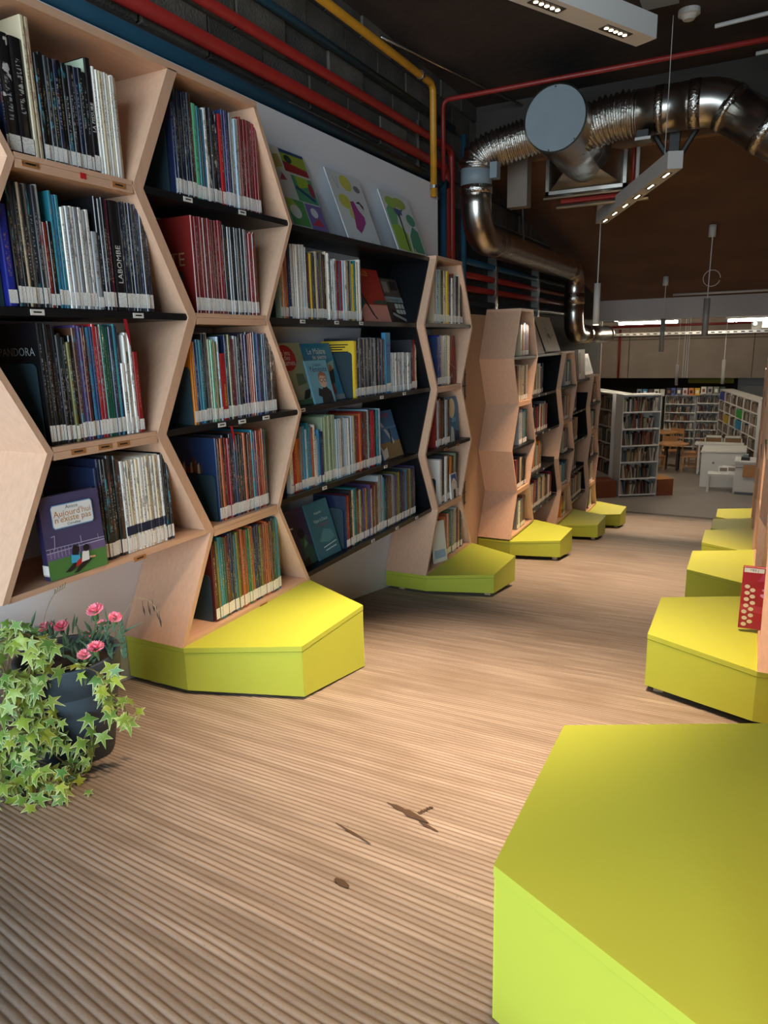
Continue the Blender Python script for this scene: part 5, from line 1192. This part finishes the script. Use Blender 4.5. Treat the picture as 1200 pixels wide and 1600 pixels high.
# one object for all the hall books, too many and too small to be picked out
hv = []; hf_ = []; hc = []
for bx8, c in zip(HB, HC):
    o_ = len(hv); hv += bx8
    for f in ((0, 1, 5, 4), (1, 2, 6, 5), (3, 0, 4, 7), (4, 5, 6, 7)): hf_.append(tuple(i + o_ for i in f)); hc.append(c)
me = bpy.data.meshes.new('hall_books'); me.from_pydata(hv, [], hf_)
cols_ = sorted(set(hc)); 
for c in cols_: me.materials.append(mat('hall_book_' + c, c, .55))
me.polygons.foreach_set('material_index', [cols_.index(c) for c in hc])
hb = bpy.data.objects.new('hall_books', me); COL.objects.link(hb); stuff(hb); hb['label'] = 'rows of small books filling the white hall bookcases'; hb['category'] = 'books'
# desk group
def table_leg(t, x, y, z0, z1_, r, m): MB().box((x - r, y - r, z0), (x + r, y + r, z1_), m).build('leg', t)
t = thing('white_desk', 'white desk counter with a solid front in the hall', 'desk', (-.5, 17.0, ZH))
MB().hexa([(-.90, 16.48, ZH), (-.06, 16.7, ZH), (-.06, 17.6, ZH), (-.90, 17.4, ZH), (-.90, 16.48, -1.0), (-.06, 16.7, -1.0), (-.06, 17.6, -1.0), (-.90, 17.4, -1.0)], M_hwhite).build('body', t)
MB().hexa([(-.92, 16.46, -.999), (-.05, 16.68, -.999), (-.05, 17.62, -.999), (-.92, 17.42, -.999), (-.92, 16.46, -.97), (-.05, 16.68, -.97), (-.05, 17.62, -.97), (-.92, 17.42, -.97)], M_hwhite).build('top', t)
MB().box((-.68, 16.515, -1.24), (-.64, 16.535, -1.2), M_capd).build('socket', t)
t = thing('white_table', 'long narrow white table top behind the desk', 'table', (-.6, 18.3, ZH))
MB().box((-1.15, 18.05, -1.06), (-.12, 18.42, -1.02), M_hwhite).build('top', t)
for x in (-1.05, -.2):
    for y in (18.10, 18.38): table_leg(t, x, y, ZH, -1.06, .02, M_hwhite)
for k, x in enumerate((-.78, -.36)):
    cr = thing('wicker_crate', ['wicker crate behind the desk, nearer the chairs', 'wicker crate behind the desk, nearer the cubby shelf'][k], 'crate', (x, 18.8, ZH), 'wicker crates')
    MB().box((x - .18, 18.7, -1.3), (x + .18, 18.95, -.92), mat('wicker', '8a6844', .8, bump=.6, bscale=90)).build('basket', cr)
    for (x0, z0, x1, z1_) in ((-.2, -.95, .2, -.9), (-.2, -1.22, .2, -1.18), (-.2, -1.22, -.17, -.9), (.17, -1.22, .2, -.9)):
        MB().box((x + x0, 18.68, z0), (x + x1, 18.7, z1_), M_hwhite).build('frame_bar', cr)
    for xx in (-.16, .16): MB().box((x + xx - .02, 18.72, ZH), (x + xx + .02, 18.9, -1.3), M_hwhite).build('leg', cr)
t = thing('low_white_table', 'low white table with leaflets in front of the desk', 'table', (-.5, 16.0, ZH))
MB().box((-.73, 15.93, -1.40), (-.2, 16.3, -1.36), M_hwhite).build('top', t)
for x in (-.71, -.22):
    for y in (15.95, 16.28): table_leg(t, x, y, ZH, -1.40, .022, M_hwhite)
for k, (x, y, z) in enumerate(((-.44, 16.03, -1.36), (-.38, 16.18, -1.36), (-.28, 16.1, -1.36))):
    s = MB().hexa([(x - .09, y, z), (x + .09, y, z), (x + .09, y + .05, z), (x - .09, y + .05, z), (x - .09, y + .05, z + .14), (x + .09, y + .05, z + .14), (x + .09, y + .054, z + .14), (x - .09, y + .054, z + .14)], M_cardw).add([(x - .07, y + .012, z + .05), (x + .07, y + .012, z + .05), (x + .07, y + .036, z + .12), (x - .07, y + .036, z + .12)], [(0, 1, 2, 3)], mat('leaflet_print', '7a6a60', .6)).build('leaflet_stand')
    tag(s, ['front leaflet stand on the low white table', 'rear leaflet stand on the low white table', 'leaflet stand on the low white table nearest the cabinet'][k], 'leaflets', 'leaflet stands')
t = thing('white_cabinet', 'white cabinet with a wooden plaque beside the low table', 'cabinet', (.05, 16.1, ZH))
MB().box((-.22, 15.87, ZH + .06), (.42, 16.5, -1.09), M_hwhite).build('body', t); MB().box((-.24, 15.85, -1.09), (.44, 16.52, -1.06), M_hwhite).build('top', t)
MB().box((-.20, 15.9, ZH), (.40, 16.48, ZH + .06), M_capd).build('plinth', t); MB().box((-.215, 15.86, -1.19), (-.02, 15.87, -1.18), M_steeld).build('drawer_gap', t)
MB().box((-.08, 15.85, -1.38), (.16, 15.868, -1.13), M_hwood).build('plaque', t)
s = MB().box((-.13, 16.0, -1.06), (.03, 16.2, -1.0), M_steeld).box((-.1, 16.05, -1.0), (.0, 16.2, -.95), M_capd).build('label_printer'); tag(s, 'small dark device on the white cabinet', 'device')
# round tables and chairs
def round_table(label, x, y, zt, r):
    t = thing('round_table', label, 'table', (x, y, ZH), 'round wooden hall tables')
    MB().lathe([(0, -.03), (r, -.03), (r, 0), (0, 0)], (x, y, zt), M_hwood, 36).build('top', t)
    for k in range(4):
        a = PI / 4 + k * PI / 2; MB().tube([(x + r * .55 * math.cos(a), y + r * .55 * math.sin(a), ZH), (x + r * .55 * math.cos(a), y + r * .55 * math.sin(a), zt - .03)], .028, M_steeld, 10).build('leg', t)
round_table('round wooden table nearer the ramp, between the wooden chairs', -1.67, 18.5, -1.10, .36)
round_table('round wooden table farther back, half hidden by the tall bookcase', -2.15, 20.4, -1.05, .42)
def chair(label, x, y, rz):
    t = thing('wooden_chair', label, 'chair', (x, y, ZH), 'small wooden chairs'); rot = Matrix.Rotation(rz, 3, 'Z'); O = Vector((x, y, ZH))
    def bx(a, b_, nm):
        b = MB().box(a, b_, M_hwood); b.v = [tuple(rot @ Vector(p) + O) for p in b.v]; b.build(nm, t)
    s = .17
    for sx in (-1, 1):
        bx((sx * s - .016, -s - .016, 0), (sx * s + .016, -s + .016, .36), 'leg'); bx((sx * s - .016, s - .016, 0), (sx * s + .016, s + .016, .72), 'leg')
        bx((sx * s - .01, -s, .12), (sx * s + .01, s, .145), 'stretcher')
    bx((-s - .02, -s - .02, .36), (s + .02, s + .02, .385), 'seat'); bx((-s, s - .012, .58), (s, s + .012, .72), 'backrest'); bx((-s, s - .01, .46), (s, s + .01, .50), 'back_rail')
chair('wooden chair at the desk side of the nearer round table', -1.27, 18.42, -PI / 2 + .15)
chair('wooden chair at the far side of the nearer round table', -1.78, 19.15, .2)
chair('wooden chair standing off the nearer round table, toward the desk', -1.2, 18.98, -PI / 2 - .2)
chair('wooden chair half hidden behind the tall white bookcase', -2.05, 18.2, 2.4)
chair('wooden chair at the farther round table', -1.85, 20.9, -.3)
# hall ceiling services and lamps
def fluo(label, x0, x1, y, z):
    t = thing('fluorescent_lamp', label, 'lamp', ((x0 + x1) / 2, y, z), 'fluorescent tube lamps')
    MB().box((x0 - .04, y - .05, z + .03), (x1 + .04, y + .05, z + .09), M_hwhite).build('housing', t)
    MB().tube([(x0, y, z), (x1, y, z)], .022, M_fluo, 12).build('tube', t)
    for x in (x0 - .02, x1 + .02): MB().box((x - .02, y - .03, z - .02), (x + .02, y + .03, z + .04), M_capd).build('end_holder', t)
    for x in (x0 + .2, x1 - .2): MB().tube([(x, y, z + .09), (x, y, 2.35)], .004, M_steeld, 5).build('hanger', t)
fluo('fluorescent tube lamp seen below the grey beam, nearer the duct', -2.5, -1.42, 15.0, 1.70)
fluo('fluorescent tube lamp seen below the grey beam, nearer the projector', -.55, .7, 15.0, 1.69)
fluo('fluorescent lamp deeper in the hall above the tables', -2.2, -.8, 19.5, 2.1)
fluo('fluorescent lamp deep in the hall over the back bookcases', -4.5, -3.2, 19.5, 2.1)
pipe('red pipe along the hall wall below the lamps', [(-4.6, 23.962, 1.775), (1.5, 23.962, 1.80)], .035, M_red)
pipe('red upright pipe on the concrete hall wall', [(-3.93, 23.9, 1.7), (-3.93, 23.9, .2)], .035, M_red)
ct = thing('cable_tray', 'perforated metal cable tray along the concrete hall wall', 'cable tray', (-2, 23.7, 1.55))
MB().box((-4.4, 23.6, 1.50), (1.4, 23.85, 1.52), M_galv).build('tray_floor', ct); MB().box((-4.4, 23.59, 1.50), (1.4, 23.6, 1.58), M_galv).build('side_rail', ct)
for k in range(28):
    MB().box((-4.3 + k * .2, 23.586, 1.52), (-4.2 + k * .2, 23.589, 1.555), M_steeld).build('slot', ct)
for k, x in enumerate((-2.02, -1.96, -1.90)):
    s = MB().tube([(x, 23.96, .2), (x, 23.96, 2.3)], .016, M_hwhite, 8).build('wall_conduit'); tag(s, 'white upright conduit on the concrete wall, %s of three' % ORD[k], 'conduit', 'white wall conduits')
s = thing('projector', 'white projector on a dark bracket under the hall ceiling', 'projector', (.1, 15.6, 1.6))
MB().box((.02, 15.5, 1.55), (.5, 15.9, 1.74), M_hwhite).build('body', s); MB().box((-.16, 15.6, 1.52), (.02, 15.8, 1.72), M_steeld).build('bracket', s); MB().tube([(-.1, 15.49, 1.63), (-.1, 15.6, 1.63)], .04, M_capd, 14).build('lens', s); MB().box((.1, 15.65, 1.74), (.2, 15.75, 2.35), M_steeld).build('mount', s)
s = MB().box((-3.6, 13.9, 1.72), (-2.4, 14.3, 1.82), M_blue).box((-3.0, 14.08, 1.82), (-2.97, 14.11, 2.36), M_blue).build('blue_tray'); tag(s, 'blue tray just under the grey beam above the duct end', 'tray')
s = MB().box((-1.9, 24.6, .0), (-.6, 24.7, .35), mat('yellow_green_panel', '8a8420', .7)).build('wall_panel'); tag(s, 'dull yellow panel below the concrete wall', 'panel')
shelf_unit('hall_bookcase', 'dim shelf in the dark below the concrete wall, beyond the angled cubby shelf', (-.5, 25.6), 0, .9, .3, 2.0, 5, books=False)
